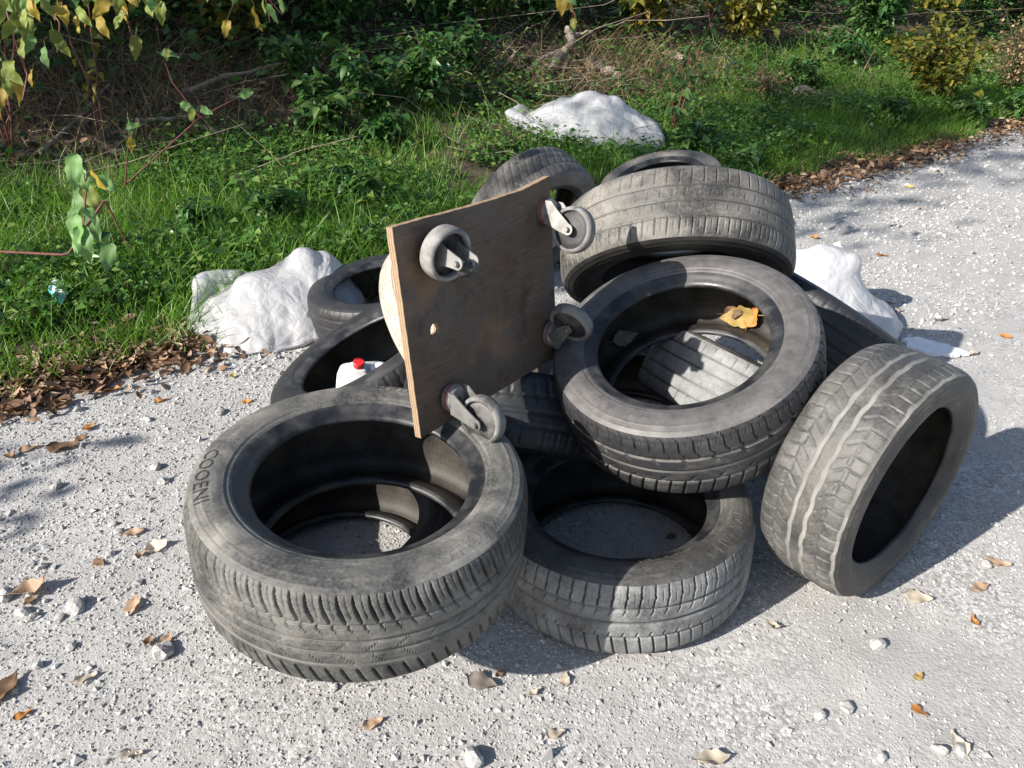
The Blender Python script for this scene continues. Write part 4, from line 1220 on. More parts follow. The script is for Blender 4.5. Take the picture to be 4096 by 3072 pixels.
# ------------------------------------------------------------------ grass
def green_mat(name, stops, tr=.4, rough=.45, sc=8):
    k = NT(name); c = k.coord()
    f = k.math('ADD', k.attr('rnd'), k.math('MULTIPLY', k.math('SUBTRACT', k.noise(c, sc, 3), .5), .5))
    col = k.ramp(f, stops)
    b = k.pbr(col, rough, 0, None, .4)
    t = k.n('ShaderNodeBsdfTranslucent'); k.set(t.inputs[0], k.mix(.5, col, k.mix(1., col, (1.0, 1.15, .45), 'MULTIPLY')))
    mx = k.n('ShaderNodeMixShader'); mx.inputs[0].default_value = tr
    k.t.links.new(b, mx.inputs[1]); k.t.links.new(t.outputs[0], mx.inputs[2])
    return k.done(mx.outputs[0])
M_GRASS = green_mat('fresh_grass', [(0., (.042, .112, .012)), (.5, (.120, .260, .030)), (.9, (.19, .33, .05)), (1., (.36, .33, .11))])
M_STRAW = green_mat('dry_straw', [(0., (.07, .045, .024)), (.5, (.19, .125, .06)), (1., (.42, .32, .17))], .2, .6)
def grass(name, label, P, H, Wb, mat, lean=.45, droop=.5, smooth=True, cat='grass'):
    n = len(P); mb = MB()
    a = RNG.uniform(0, 2 * np.pi, n); dirx = np.stack([np.cos(a), np.sin(a), np.zeros(n)], 1)
    side = np.stack([-np.sin(a), np.cos(a), np.zeros(n)], 1)
    # blade faces are turned at random about their own axis
    b = RNG.uniform(0, 2 * np.pi, n); side = side * np.cos(b)[:, None] + dirx * np.sin(b)[:, None]
    h = H * np.exp(RNG.normal(0, .33, n)); w = Wb * RNG.uniform(.7, 1.3, n)
    ln = np.abs(RNG.normal(0, lean, n)); dr = droop * RNG.uniform(.2, 1, n)
    L = []
    for t, k_ in ((0, 1.), (.4, .85), (.75, .55)):
        c = P + dirx * (h * (ln * t + dr * t * t))[:, None] + np.array([0, 0, 1.]) * (h * (t - .45 * dr * t * t))[:, None]
        L += [c + side * (w * k_ / 2)[:, None], c - side * (w * k_ / 2)[:, None]]
    L.append(P + dirx * (h * (ln + dr))[:, None] + np.array([0, 0, 1.]) * (h * (1 - .45 * dr))[:, None])
    V = np.stack(L, 1); base = (np.arange(n) * 7)[:, None, None]
    mb.V.append(V.reshape(-1, 3)); mb.A.append(np.repeat(np.clip(RNG.normal(.5, .2, n), 0, .97), 7)); mb.n += n * 7
    mb.Q.append((np.array([[0, 2, 3, 1], [2, 4, 5, 3]])[None] + base).reshape(-1, 4)); mb.T.append((np.array([[4, 6, 5]])[None] + base).reshape(-1, 3))
    o = mb.build(name, mat); tag(o, label, cat, kind='stuff'); return o
def gcond(lo, hi, sd, sc=1.4, d0=-.02, d1=2.2):
    def f(x, y, d, a):
        e = d + .35 * (n2(x, y, 2.2, 61) - .5) + .26 * sstep(1.0, -1.0, a)
        return (RNG.uniform(size=x.shape) < sstep(lo, hi, n2(x, y, sc, sd)) * sstep(d0, d0 + .25, e) * sstep(d1 + .5, d1 - .3, e) * (1 - .92 * brown(d, a)))
    return f
P = scatter(170000, (-.4, 2.8), (-3.2, 8.5), gcond(.22, .55, 63))
grass('grass', 'bright green grass on the verge beside the track', P, .085, .0042, M_GRASS)
P = scatter(16000, (-.15, .60), (-3.6, .6), lambda x, y, d, a: RNG.uniform(size=x.shape) < sstep(-.15, .06, d) * (.3 + .7 * n2(x, y, 3.0, 64)))
grass('grass', 'bright grass fringe along the leaf litter at left', P, .10, .0046, M_GRASS)
P = scatter(26000, (-.3, 3.0), (-3.2, 8.5), gcond(.40, .65, 65, 1.1, .2, 2.4))
grass('tall_grass', 'longer grass tufts standing in the verge', P, .17, .0045, M_GRASS, .35, .7)
P = scatter(34000, (.9, 5.5), (-4.5, 9), lambda x, y, d, a: RNG.uniform(size=x.shape) < np.maximum(.05, .9 * brown(d, a)))
grass('dry_grass', 'dry tan grass and dead stalks on the bank', P, .26, .0042, M_STRAW, .6, .8, cat='dry grass')

# ------------------------------------------------------------------ ground cover and twigs
GREENS = [(0., (.024, .070, .014)), (.4, (.055, .145, .026)), (.75, (.11, .22, .045)), (1., (.22, .30, .08))]
M_COVER = green_mat('ground_cover_leaf', GREENS, .35, .4)
M_NETTLE = green_mat('plant_leaf', [(0., (.022, .07, .018)), (.5, (.055, .14, .036)), (1., (.14, .23, .07))], .4, .38)
M_YELLOW = green_mat('autumn_leaf', [(0., (.06, .10, .02)), (.35, (.16, .17, .03)), (.7, (.34, .25, .04)), (1., (.36, .17, .04))], .45, .42)
M_STEM = simple('green_brown_stem', (.10, .075, .04), .7, 0, .3, 30, .1)
M_RSTEM = simple('red_dogwood_stem', (.13, .035, .026), .6, 0, .35, 30, .1)
M_WOOD = simple('weathered_wood', (.20, .165, .13), .85, 0, .4, 14, .5, (.09, .07, .05))
def cover(name, label, P, L, mat, h=.07):
    n = len(P); mb = MB(); D = rdir(n, -.25, .35)
    N = np.stack([RNG.normal(0, .4, n), RNG.normal(0, .4, n), np.ones(n)], 1); l = L * np.exp(RNG.normal(0, .3, n))
    leaf_batch(mb, P + np.stack([np.zeros(n), np.zeros(n), np.abs(RNG.normal(h * .6, h * .5, n))], 1), D, N, l, l * RNG.uniform(.6, .95, n), RNG.uniform(0, 1, n), RNG.uniform(0, .35, n), 1)
    o = mb.build(name, mat); tag(o, label, 'ground cover', kind='stuff'); return o
P = scatter(120000, (.2, 3.4), (-3.2, 8.5), gcond(.36, .58, 71, 1.6, .2, 2.8))
cover('ground_cover', 'low leafy weeds between the grass', P, .034, M_COVER, .09)
P = scatter(52000, (1.8, 8.0), (-5, 11), lambda x, y, d, a: RNG.uniform(size=x.shape) < .9 * sstep(.40, .62, n2(x, y, .9, 73)) * (1 - .92 * brown(d, a)))
cover('ground_cover', 'dark ivy and weeds covering the bank under the bushes', P, .058, M_NETTLE, .16)
def twigs(n, drange, arange, cond, rad, ln, name, label):
    P = scatter(n, drange, arange, cond); mb = MB()
    for p in P:
        d = rdir(1, -.05, .35)[0]; L = ln * math.exp(RNG.normal(0, .5)); q = RNG.normal(0, .08, (4, 3)) * L
        t = np.linspace(0, 1, 4)[:, None]
        mb.tube(p + np.array([0, 0, .02]) + d * t * L + q * t, rad * RNG.uniform(.5, 1.4) * np.array([1, .85, .65, .35]), 4, RNG.uniform(), cap=False)
    o = mb.build(name, M_WOOD); tag(o, label, 'twigs', kind='stuff')
twigs(2600, (1.2, 5.5), (-4, 8), lambda x, y, d, a: RNG.uniform(size=x.shape) < np.maximum(sstep(.35, .6, n2(x, y, .7, 81)), 1.2 * brown(d, a)), .0035, .34, 'twigs', 'tangle of thin dead twigs on the bank')

# ------------------------------------------------------------------ bushes and weeds
def shrub(name, label, base, h, nstem, nleaf, L, leafmat, stemmat, spread=.5, cat='shrub', group=None, droop=.2, width=.62, low=.15, curve=.3, rad=.006, rows=2, toff=(0, 1)):
    st, lf = MB(), MB()
    P_, D_ = [], []
    for q in range(nstem):
        a = RNG.uniform(0, 2 * np.pi); out = np.array([math.cos(a), math.sin(a), 0]); hh = h * RNG.uniform(.65, 1.1); sp = spread * RNG.uniform(.2, 1.1)
        t = np.linspace(0, 1, 7)[:, None]
        wob = np.cumsum(RNG.normal(0, .018 * h, (7, 3)), 0); wob[0] = 0
        pts = np.array([0, 0, -.02]) + out * (sp * h * (t ** 1.4)) + np.array([0, 0, 1.]) * (hh * (t - curve * .5 * t * t)) + wob
        st.tube(pts, rad * RNG.uniform(.7, 1.2) * np.linspace(1, .3, 7), 5, cap=False)
        m = max(2, nleaf // nstem)
        tt = RNG.uniform(low, 1, m) ** .8
        pp = np.stack([np.interp(tt, t[:, 0], pts[:, k_]) for k_ in range(3)], 1)
        az = RNG.uniform(0, 2 * np.pi, m); ell = np.abs(RNG.normal(0, .16 * h * (1.1 - .6 * tt), m))
        off = np.stack([np.cos(az), np.sin(az), RNG.uniform(-.3, .5, m)], 1)
        P_.append(pp + off * ell[:, None]); D_.append(off + np.array([0, 0, -droop]) + RNG.normal(0, .35, (m, 3)))
        for k_ in range(0, m, 5):
            st.tube(np.array([pp[k_], pp[k_] + off[k_] * ell[k_]]), rad * .3, 3, cap=False)
    P_ = np.concatenate(P_); D_ = np.concatenate(D_); n = len(P_)
    N = np.stack([RNG.normal(0, .5, n), RNG.normal(0, .5, n), np.ones(n)], 1)
    l = L * np.exp(RNG.normal(0, .25, n))
    leaf_batch(lf, P_, D_, N, l, l * width * RNG.uniform(.8, 1.15, n), RNG.uniform(*toff, n), RNG.uniform(0, .4, n), rows)
    root = empty(name, Matrix.Translation(tuple(base)))
    tag(root, label, cat, group)
    st.build('stem', stemmat, root); lf.build('foliage', leafmat, root)
    return root
G1 = 'leafy plants on the bank'
PL = [  # px, py, height, stems, leaves, leaf length, mat, label, extra
    (1290, 560, .42, 9, 230, .060, M_NETTLE, 'bushy green plant on the bank left of centre, in half shade', {}),
    (1480, 470, .50, 9, 210, .062, M_NETTLE, 'green plant behind the bushy one, left of the twig pile', {}),
    (1700, 420, .55, 9, 200, .066, M_NETTLE, 'sunlit pale green plant just left of the twig pile', {'toff': (.35, 1)}),
    (1560, 620, .30, 7, 150, .052, M_NETTLE, 'low plant at the foot of the green plants left of centre', {}),
    (1860, 300, .45, 7, 130, .062, M_NETTLE, 'thin pale plant reaching over the twig pile', {'toff': (.3, 1)}),
    (1180, 380, .45, 6, 90, .058, M_NETTLE, 'dark plant between the twigs and the green plants', {}),
    (1900, 560, .18, 12, 260, .018, M_NETTLE, 'feathery bright green weed left of the large white bag', {'toff': (.5, 1)}),
    (1120, 900, .22, 8, 150, .045, M_NETTLE, 'green weed in the grass above the left white bag', {}),
    (800, 930, .20, 8, 130, .042, M_NETTLE, 'low green weed in the grass at left', {}),
    (1420, 800, .22, 8, 150, .045, M_NETTLE, 'green weed in the grass behind the black tyres', {}),
    (2760, 640, .26, 8, 120, .055, M_NETTLE, 'broad-leaved weed at the foot of the red-stemmed sapling', {}),
    (2960, 700, .20, 7, 100, .050, M_NETTLE, 'broad-leaved weed in the grass above the muddy tyre', {}),
    (3220, 380, .36, 10, 220, .052, M_NETTLE, 'green weed clump on the bank right of the red-stemmed sapling', {}),
    (3380, 300, .50, 10, 260, .055, M_NETTLE, 'taller green weeds on the bank at right', {}),
    (3560, 500, .24, 9, 170, .045, M_NETTLE, 'low green weeds at the edge of the grass at right', {}),
    (3880, 500, .24, 9, 170, .050, M_NETTLE, 'bright weeds under the round bush at right', {'toff': (.3, 1)}),
    (4060, 470, .28, 9, 170, .050, M_NETTLE, 'bright weeds at the right edge above the gravel', {'toff': (.3, 1)}),
    (3060, 420, .34, 14, 150, .026, M_STRAW, 'brown withered weed in the grass right of the sapling', {}),
    (3730, 420, .75, 22, 900, .045, M_YELLOW, 'round bush with yellowing vine leaves at upper right', {'toff': (0, .62), 'spread': .55}),
    (4040, 380, .80, 18, 420, .030, M_STRAW, 'brown feathery bush at the right edge', {'spread': .5}),
    (3480, 180, .95, 14, 420, .070, M_NETTLE, 'dark green bush near the top, right of centre', {}),
    (2980, 190, .85, 12, 300, .066, M_YELLOW, 'bush with scattered yellow leaves behind the sapling', {'toff': (0, .75)}),
    (2560, 150, .80, 12, 260, .070, M_YELLOW, 'bush with yellow leaves behind the twig pile', {'toff': (0, .8)}),
    (2150, 110, .80, 12, 260, .070, M_NETTLE, 'dark bush at the top of the picture in the middle', {}),
    (1750, 130, .95, 12, 300, .070, M_NETTLE, 'dark leafy bush at the top left of the middle', {}),
    (1350, 170, .95, 12, 260, .072, M_NETTLE, 'shaded bush at the top between the hanging leaves and the middle', {}),
    (950, 220, .80, 9, 150, .072, M_YELLOW, 'shaded bush with yellow-green leaves at upper left', {'toff': (0, .6)}),
    (3900, 120, 1.1, 14, 420, .070, M_NETTLE, 'tall bush in the upper right corner', {}),
]
for px, py, h, ns, nl, L, mt, lab, ex in PL:
    b = hit(px, py); b[2] = float(terrain(b[0], b[1]))
    shrub('shrub' if h > .6 else 'weed', lab, b, h, ns, int(nl * 2.6), L * 1.15, mt, M_STEM, cat='shrub' if h > .6 else 'weed', group=G1, **ex)
for q, px in enumerate(np.linspace(150, 4050, 14)):
    b = hit(px, 60 + 70 * RNG.uniform()); b[2] = float(terrain(b[0], b[1]))
    shrub('shrub', '%s from the left of the dark bushes along the top' % ('first second third fourth fifth sixth seventh eighth ninth tenth eleventh twelfth thirteenth fourteenth'.split()[q]), b, RNG.uniform(.9, 1.4), 12, 700, .085, M_NETTLE if q % 3 else M_YELLOW, M_STEM, cat='shrub', group='bushes at the back of the bank', toff=(0, .7), spread=.5)
# red-stemmed dogwood saplings
b = hit(2690, 560)
def sapling(label, base, tops, nl, L, mat):
    st, lf = MB(), MB(); P_, D_ = [], []
    for tx, ty, tz in tops:
        t = np.linspace(0, 1, 6)[:, None]; e = np.array([tx, ty, tz])
        pts = t * e + np.array([0, 0, 1]) * (.05 * np.sin(t * 3)); pts = pts + RNG.normal(0, .006, pts.shape); st.tube(pts, np.linspace(.0065, .0025, 6), 6, cap=False)
        m = nl // len(tops); tt = RNG.uniform(.25, 1, m)
        P_.append(tt[:, None] * e); az = RNG.uniform(0, 6.28, m); D_.append(np.stack([np.cos(az), np.sin(az), RNG.uniform(-.9, .1, m)], 1))
    P_ = np.concatenate(P_); D_ = np.concatenate(D_); n = len(P_)
    leaf_batch(lf, P_, D_, np.tile([0, -.4, 1.], (n, 1)) + RNG.normal(0, .3, (n, 3)), L * RNG.uniform(.7, 1.2, n), L * .55, RNG.uniform(0, 1, n), .3, 2)
    root = empty('dogwood_sapling', Matrix.Translation(tuple(base))); tag(root, label, 'sapling')
    st.build('stem', M_RSTEM, root); lf.build('foliage', mat, root)
sapling('slender red-stemmed sapling leaning right above the large white bag', b, [(.30, .12, 1.15), (.10, .1, .75), (-.06, .05, .5)], 46, .085, M_NETTLE)
b = hit(60, 640)
sapling('red-stemmed sapling rising at the left edge out of the dry grass', b, [(.05, -.1, 1.1), (.28, -.05, 1.0), (-.15, 0, .9)], 30, .085, M_YELLOW)
b = hit(420, 560)
sapling('red-stemmed sapling with few leaves in the dry grass at upper left', b, [(.12, .0, .9), (-.12, .1, .8)], 22, .08, M_YELLOW)

# near branches hanging into the picture, every big leaf a part of its own
M_L['green'] = tint_leaf('dogwood_green_leaf', (.13, .25, .075), (.17, .26, .08))
M_L['ygreen'] = tint_leaf('dogwood_yellow_green_leaf', (.16, .20, .035), (.14, .10, .03))
M_L['dyellow'] = tint_leaf('dogwood_yellow_leaf', (.33, .245, .03), (.12, .06, .02))
GLM = {}
def hanging(name, label, leaves, twigs_, depth, root_pt):
    root = empty(name, Matrix.Translation(tuple(root_pt))); tag(root, label, 'branch')
    inv = Matrix.Translation(-Vector(root_pt))
    st = MB()
    for tw in twigs_:
        pts = np.array([CC + ray(px, py) * dd for px, py, dd in tw]); n = 5
        t = np.linspace(0, len(pts) - 1, len(pts) * n); pts = np.stack([np.interp(t, np.arange(len(pts)), pts[:, k]) for k in range(3)], 1)
        st.tube(pts - np.array(root_pt), np.linspace(.0034, .0013, len(pts)), 6, cap=False)
    st.build('twig', M_RSTEM, root)
    for px, py, lp, hd, kind in leaves:
        dd = depth + RNG.uniform(-.16, .16); p = CC + ray(px, py) * dd
        L = lp * dd / FPX
        a = R_(hd); dirp = CR[0] * math.cos(a) - CR[1] * math.sin(a)     # heading in the picture plane, 90 = up
        dirp = dirp + CR[2] * RNG.uniform(-.35, .35)
        up = -ray(px, py) + RNG.normal(0, .5, 3) + np.array([-.3, 0, .3])
        x = dirp / np.linalg.norm(dirp); y = np.cross(up, x); y /= np.linalg.norm(y); z = np.cross(x, y)
        sh = int(RNG.integers(0, 3)); key = (kind, sh)
        if key not in GLM:
            me = big_leaf(40 + sh, curl=(-.25, -.45, .3)[sh], fold=(.18, .28, .12)[sh], wav=.05, n=13, m=7, sharp=1.05, half=.27); me.materials.append(M_L[kind]); GLM[key] = me
        o = bpy.data.objects.new('leaf', GLM[key]); COL.objects.link(o); o.parent = root
        o.matrix_local = inv @ mat4(p - x * L * .5, np.stack([x, y, z], 1)) @ Matrix.Diagonal((L, L, L, 1))
Q = 1 / 1.276
hl = [(30, 40, 120, 260, 'ygreen'), (120, 70, 150, 255, 'green'), (205, 100, 110, 280, 'dyellow'), (90, 160, 150, 250, 'ygreen'), (165, 175, 150, 285, 'ygreen'), (230, 20, 110, 270, 'dyellow'), (340, 130, 120, 300, 'dyellow'), (480, 90, 120, 240, 'dyellow'), (560, 190, 110, 290, 'dyellow'), (660, 100, 190, 275, 'dyellow'), (700, 30, 100, 300, 'dyellow'), (780, 80, 120, 285, 'ygreen'), (310, 265, 110, 290, 'ygreen'), (360, 290, 100, 310, 'ygreen'), (690, 300, 110, 265, 'ygreen'), (35, 425, 120, 270, 'ygreen'), (125, 430, 130, 300, 'ygreen'), (95, 530, 120, 280, 'dyellow'), (10, 545, 90, 260, 'dyellow'), (-20, 300, 120, 300, 'green'), (440, 20, 130, 240, 'ygreen'), (560, 30, 110, 300, 'green'), (620, 0, 130, 250, 'green'), (380, 30, 120, 280, 'green')]
for q in range(44): hl.append((RNG.uniform(-40, 830) if q % 3 else RNG.uniform(-40, 260), abs(RNG.normal(0, 130)) * (1 if q % 3 else 2.4) - 30, RNG.uniform(70, 125), RNG.uniform(235, 310), ('green', 'ygreen', 'ygreen', 'dyellow')[q % 4]))
hanging('dogwood_branch', 'dogwood branches with big yellowing leaves hanging in at the upper left corner', [(x * Q, y * Q, l * Q, a, k) for x, y, l, a, k in hl],
        [[(-150, -60, 2.5), (20, 20, 2.25), (60, 160, 2.2), (30, 420, 2.25)], [(-150, -60, 2.5), (160, -10, 2.3), (240, 90, 2.25), (230, 210, 2.2)], [(-150, -120, 2.5), (300, -40, 2.3), (500, 40, 2.25), (540, 200, 2.2)], [(60, 160, 2.2), (110, 300, 2.2), (90, 400, 2.2)]], 2.2, CC + ray(-260, -100) * 2.7)
hl = [(385, 960, 165, 265, 'green'), (450, 975, 110, 290, 'green'), (370, 1130, 190, 255, 'green'), (520, 1085, 150, 300, 'ygreen'), (592, 980, 110, 320, 'green'), (410, 1290, 190, 275, 'green'), (465, 1335, 180, 285, 'green'), (510, 1230, 160, 300, 'green'), (545, 1385, 150, 270, 'green'), (540, 960, 120, 300, 'dyellow'), (480, 1150, 120, 310, 'green')]
hanging('dogwood_twig', 'dogwood twig with large drooping green leaves in front of the grass at left', [(x * Q, y * Q, l * Q, a, k) for x, y, l, a, k in hl],
        [[(-120, 1000, 2.0), (70, 1010, 1.95), (270, 1020, 1.9), (330, 930, 1.88), (345, 760, 1.86), (335, 690, 1.86)], [(330, 930, 1.88), (420, 800, 1.88), (470, 900, 1.9), (520, 1000, 1.92)]], 1.88, CC + ray(-200, 1000) * 2.05)
hl = [(1360, 60, 130, 260, 'ygreen'), (1340, 150, 110, 285, 'dyellow'), (1455, 55, 130, 285, 'green'), (1300, 140, 60, 200, 'ygreen'), (1150, 190, 90, 265, 'dyellow'), (1420, 110, 90, 300, 'green'), (1190, 20, 110, 260, 'green'), (1060, 10, 110, 280, 'green')]
hanging('dogwood_twig', 'twig with a few yellow and green leaves hanging from the top left of centre', [(x * Q, y * Q, l * Q, a, k) for x, y, l, a, k in hl], [[(1000, -150, 2.9), (1060, -20, 2.8), (1080, 90, 2.8)], [(1060, -20, 2.8), (1130, 60, 2.8)], [(1000, -150, 2.9), (900, 100, 2.85)]], 2.8, CC + ray(1000, -200) * 3.0)
hl = [(1340, 90, 190, 265, 'dyellow'), (1400, 70, 130, 290, 'dyellow'), (1340, 10, 120, 260, 'green'), (1420, 190, 90, 275, 'ygreen'), (1430, 30, 120, 300, 'green'), (1770, 50, 130, 265, 'ygreen'), (1960, 10, 110, 280, 'dyellow'), (400, 40, 110, 280, 'ygreen'), (370, 20, 100, 250, 'ygreen')]
hanging('dogwood_twig', 'twig with a bright yellow leaf hanging from the top centre above the twig pile', [(1400 + x / 1.58, y / 1.58, l / 1.58, a, k) for x, y, l, a, k in hl], [[(2200, -150, 3.2), (2245, -20, 3.1), (2250, 20, 3.1)], [(2200, -150, 3.2), (2300, 60, 3.1), (2300, 110, 3.1)]], 3.1, CC + ray(2200, -200) * 3.3)
hl = [(640, 660, 70, 200, 'green'), (655, 700, 90, 270, 'green'), (665, 775, 80, 275, 'dyellow'), (1000, 565, 80, 340, 'green'), (1085, 580, 80, 330, 'green'), (985, 620, 70, 280, 'ygreen'), (850, 310, 60, 250, 'ygreen'), (910, 295, 90, 345, 'green'), (1220, 490, 80, 200, 'green'), (1290, 470, 70, 10, 'green')]
hanging('dogwood_twig', 'thin twigs with a few pale leaves over the dead branches at left', [(x * Q, y * Q, l * Q, a, k) for x, y, l, a, k in hl], [[(500, 740, 3.4), (515, 560, 3.3), (520, 500, 3.3)], [(500, 740, 3.4), (800, 470, 3.4), (790, 430, 3.4)], [(800, 470, 3.4), (970, 380, 3.4)], [(800, 470, 3.4), (690, 330, 3.4), (660, 250, 3.4)]], 3.35, hit(520, 720))

# ------------------------------------------------------------------ dead branches
def branch(label, pts, r0, r1, lift=.06):
    P_ = []
    for k, q in enumerate(pts):
        h_ = hit(q[0], q[1], q[2] if len(q) > 2 else lift); P_.append(h_)
    P_ = np.array(P_); n = 5; t = np.linspace(0, len(P_) - 1, (len(P_) - 1) * n + 1)
    P_ = np.stack([np.interp(t, np.arange(len(P_)), P_[:, k]) for k in range(3)], 1) + RNG.normal(0, r0 * .35, (len(t), 3))
    o = P_[0].copy(); mb = MB(); mb.tube(P_ - o, np.linspace(r0, r1, len(t)) * RNG.uniform(.85, 1.15, len(t)), 8)
    ob = mb.build('dead_branch', M_WOOD); ob.location = tuple(o); tag(ob, label, 'branch', 'dead branches on the bank')
z7 = lambda *p: [(1400 + x / 1.58, y / 1.58, *r) for x, y, *r in p]
branch('thick grey forked branch standing out of the twig pile', z7((1280, 420), (1345, 340, .12), (1400, 270, .18), (1370, 180, .26)), .045, .03)
branch('grey branch crossing the top of the twig pile to the right', z7((1370, 240, .2), (1450, 215, .22), (1530, 205, .24)), .028, .016)
branch('bent grey branch left in the twig pile', z7((990, 290, .12), (1050, 345, .1), (930, 445, .05)), .022, .015)
branch('pale stick sloping through the twig pile', z7((1110, 440), (1300, 330, .1)), .018, .012)
branch('tan split log lying right of the twig pile', z7((1510, 385), (1620, 430), (1720, 490)), .045, .035)
branch('short pale stick among the leaves left of the twig pile', z7((550, 465), (650, 370, .12)), .016, .012)
branch('long thin pale stick behind the grass left of centre', z7((190, 800), (320, 690), (440, 540, .12)), .009, .006)
branch('dark log in the shade behind the green plants', z7((230, 400), (420, 350), (620, 345)), .05, .035)
branch('grey log half hidden right of the twig pile', z7((2010, 330), (2110, 385)), .045, .04)
z6_ = lambda *p: [(x * Q, y * Q, *r) for x, y, *r in p]
branch('long dark branch in the shade at left of centre', z6_((930, 470), (1200, 380, .12), (1510, 310, .16)), .022, .012)
branch('thin grey branch sloping through the dead twigs at left', z6_((200, 780), (380, 620), (560, 430, .1)), .012, .007)
branch('grey branch lying in the dead twigs left of the green plants', z6_((1180, 500), (1330, 490)), .016, .012)
branch('dark rotten branch among dead twigs at left', z6_((700, 620), (950, 600), (1150, 690)), .02, .012)
branch('long yellow straw stalk arching over the grass at left', z6_((1020, 980, .02), (1300, 860, .1), (1560, 760, .2), (1830, 695, .3)), .004, .002)
lp_ = hit(3225, 420)
mb = MB(); t = np.linspace(0, 1, 12)
ctr = np.stack([-.16 + .3 * t, .02 * np.sin(t * 5), .05 + .10 * np.sin(t * 2.6) - .12 * t ** 3], 1)
mb.tube(ctr, .035 + .02 * np.sin(t * 7) * np.sin(t * 3), 10)
ob = mb.build('wood_chunk', M_WOOD); ob.location = tuple(lp_); tag(ob, 'weathered curved chunk of wood in the grass at right', 'wood')

# ------------------------------------------------------------------ undergrowth filling the back of the bank
P = scatter(60000, (3.0, 9.5), (-7, 14), lambda x, y, d, a: RNG.uniform(size=x.shape) < sstep(.42, .6, n2(x, y, .55, 91)))
n = len(P); hh = np.abs(RNG.normal(0, .45, n)) * (.5 + 1.0 * n2(P[:, 0], P[:, 1], .8, 93))
mb = MB(); l = .065 * np.exp(RNG.normal(0, .25, n))
leaf_batch(mb, P + np.stack([0 * hh, 0 * hh, hh], 1), rdir(n, -.6, .3), np.stack([RNG.normal(0, .5, n), RNG.normal(0, .5, n), np.ones(n)], 1), l, l * .62, np.clip(RNG.normal(.4, .25, n), 0, 1), .2, 1)
tag(mb.build('undergrowth', M_NETTLE), 'dense dark undergrowth at the back of the bank', 'undergrowth', kind='stuff')
twigs(900, (3, 8.5), (-6, 12), None, .005, .8, 'brushwood', 'upright dead stems among the undergrowth')

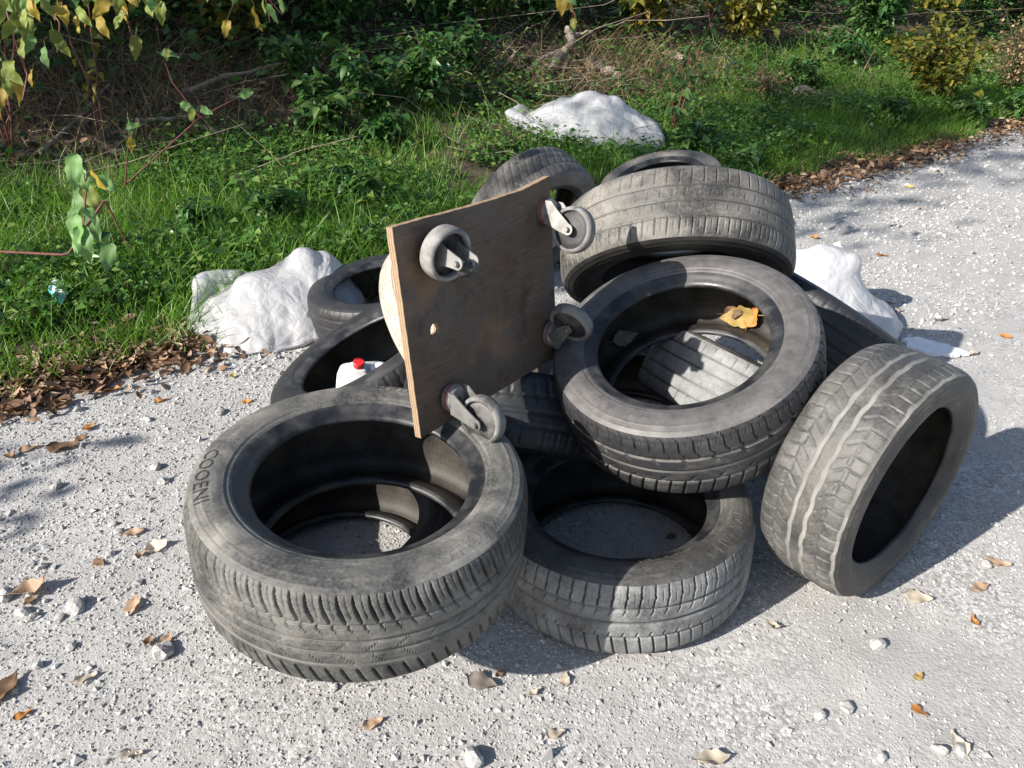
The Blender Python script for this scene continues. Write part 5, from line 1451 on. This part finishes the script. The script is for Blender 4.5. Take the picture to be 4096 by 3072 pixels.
# ------------------------------------------------------------------ trees on the bank, left of the view, that shade it
M_BARK = simple('tree_bark', (.10, .085, .07), .9, 0, .4, 10, .6)
M_TREELEAF = green_mat('tree_leaf', [(0., (.02, .06, .012)), (.6, (.06, .12, .025)), (1., (.22, .20, .04))], .35, .45)
def tree(label, d, a, h, cr, nl, L=.13, low=.35, group='trees on the bank'):
    bx, by = world_da(d, a); bz = float(terrain(bx, by))
    tr_, lf = MB(), MB()
    tk = np.stack([RNG.normal(0, .04, 7).cumsum(), RNG.normal(0, .04, 7).cumsum(), np.linspace(-.1, h * .92, 7)], 1)
    tr_.tube(tk, np.linspace(.013 * h + .02, .015, 7), 9)
    C_ = []
    for q in range(15):
        t0 = RNG.uniform(low, .95); p0 = np.array([np.interp(t0 * h * .9, tk[:, 2], tk[:, k]) for k in range(3)])
        az = RNG.uniform(0, 6.28); e = p0 + np.array([math.cos(az), math.sin(az), RNG.uniform(.1, .6)]) * cr * RNG.uniform(.5, 1.0) * (1.15 - .5 * t0)
        m = (p0 + e) / 2 + np.array([0, 0, .12])
        tr_.tube(np.array([p0, m, e]), np.array([.03, .018, .007]) * (h / 6), 6, cap=False); C_ += [e, m, e * .7 + p0 * .3 + RNG.normal(0, .2, 3)]
    C_ = np.array(C_); idx = RNG.integers(0, len(C_), nl)
    P_ = C_[idx] + RNG.normal(0, .30 * cr / 1.6, (nl, 3)) * np.array([1, 1, .7])
    leaf_batch(lf, P_, rdir(nl, -.7, .3), np.stack([RNG.normal(0, .6, nl), RNG.normal(0, .6, nl), np.ones(nl)], 1), L * np.exp(RNG.normal(0, .2, nl)), L * .62, RNG.uniform(0, 1, nl), .2, 1)
    root = empty('tree', Matrix.Translation((bx, by, bz))); tag(root, label, 'tree', group)
    tr_.build('trunk', M_BARK, root); lf.build('crown', M_TREELEAF, root)
tree('tall leafy tree nearest the view on the bank to the left', 5.2, -4.8, 6.0, 2.1, 3000)
tree('tall spreading tree added out of view on the left to shade the far bank', 6.2, -3.0, 8.8, 2.6, 3600, low=.5)  # unseen tree, added to darken the back of the bank
tree('tall dense tree added behind the spreading one to shade the far bank', 8.0, -3.6, 9.5, 2.6, 3600, low=.4)  # another unseen tree, added for more shade on the far bushes
tree('bushy low tree added out of view to shade the upper left of the bank', 3.1, -5.7, 3.3, 1.1, 2000, .11, .3)  # unseen, added so its crown shades the dry stalks
tree('second bushy low tree added out of view to shade the upper left of the bank', 3.4, -4.5, 3.6, 1.1, 1800, .11, .3)  # unseen as well, added to widen that shade
tree('leafy tree deeper in the wood to the left', 7.2, -5.2, 7.0, 2.3, 3200)
tree('leafy tree on the bank behind the nearest one to the left', 4.5, -7.4, 6.5, 1.9, 2400)
tree('broad leafy tree farther back along the bank to the left', 6.6, -8.6, 8.5, 2.5, 3000)
tree('tall tree far along the bank to the left', 4.6, -11.0, 9.5, 2.2, 2600)
tree('low leafy tree between the taller ones to the left', 4.2, -3.9, 3.0, 1.0, 1000, low=.2)
tree('young roadside tree overhanging the track to the left', -.30, -5.6, 2.0, .42, 260, .10, .6)
tree('slim tree at the roadside far to the left', 1.0, -6.5, 7.4, 2.1, 2000, .13, .66)

tl = TYRES['L']
sk = MB(); sp_ = in_tyre(tl, 62, .268, .035); nn_ = in_tyre(tl, 62, .1, .02) - sp_; nn_ = nn_ / np.linalg.norm(nn_)
ring_mesh(sk, [(.0005, .001), (.016, .001), (.016, 0), (.0005, 0)], nn_, np.zeros(3), 24)
so_ = sk.build('sticker', simple('white_paper', (.75, .74, .70), .6, 0, .05, 30, .05), smooth=False); so_.location = tuple(sp_ - 0.0 * nn_)
tag(so_, 'round white sticker inside the lower tyre, seen through the large front tyre', 'sticker')
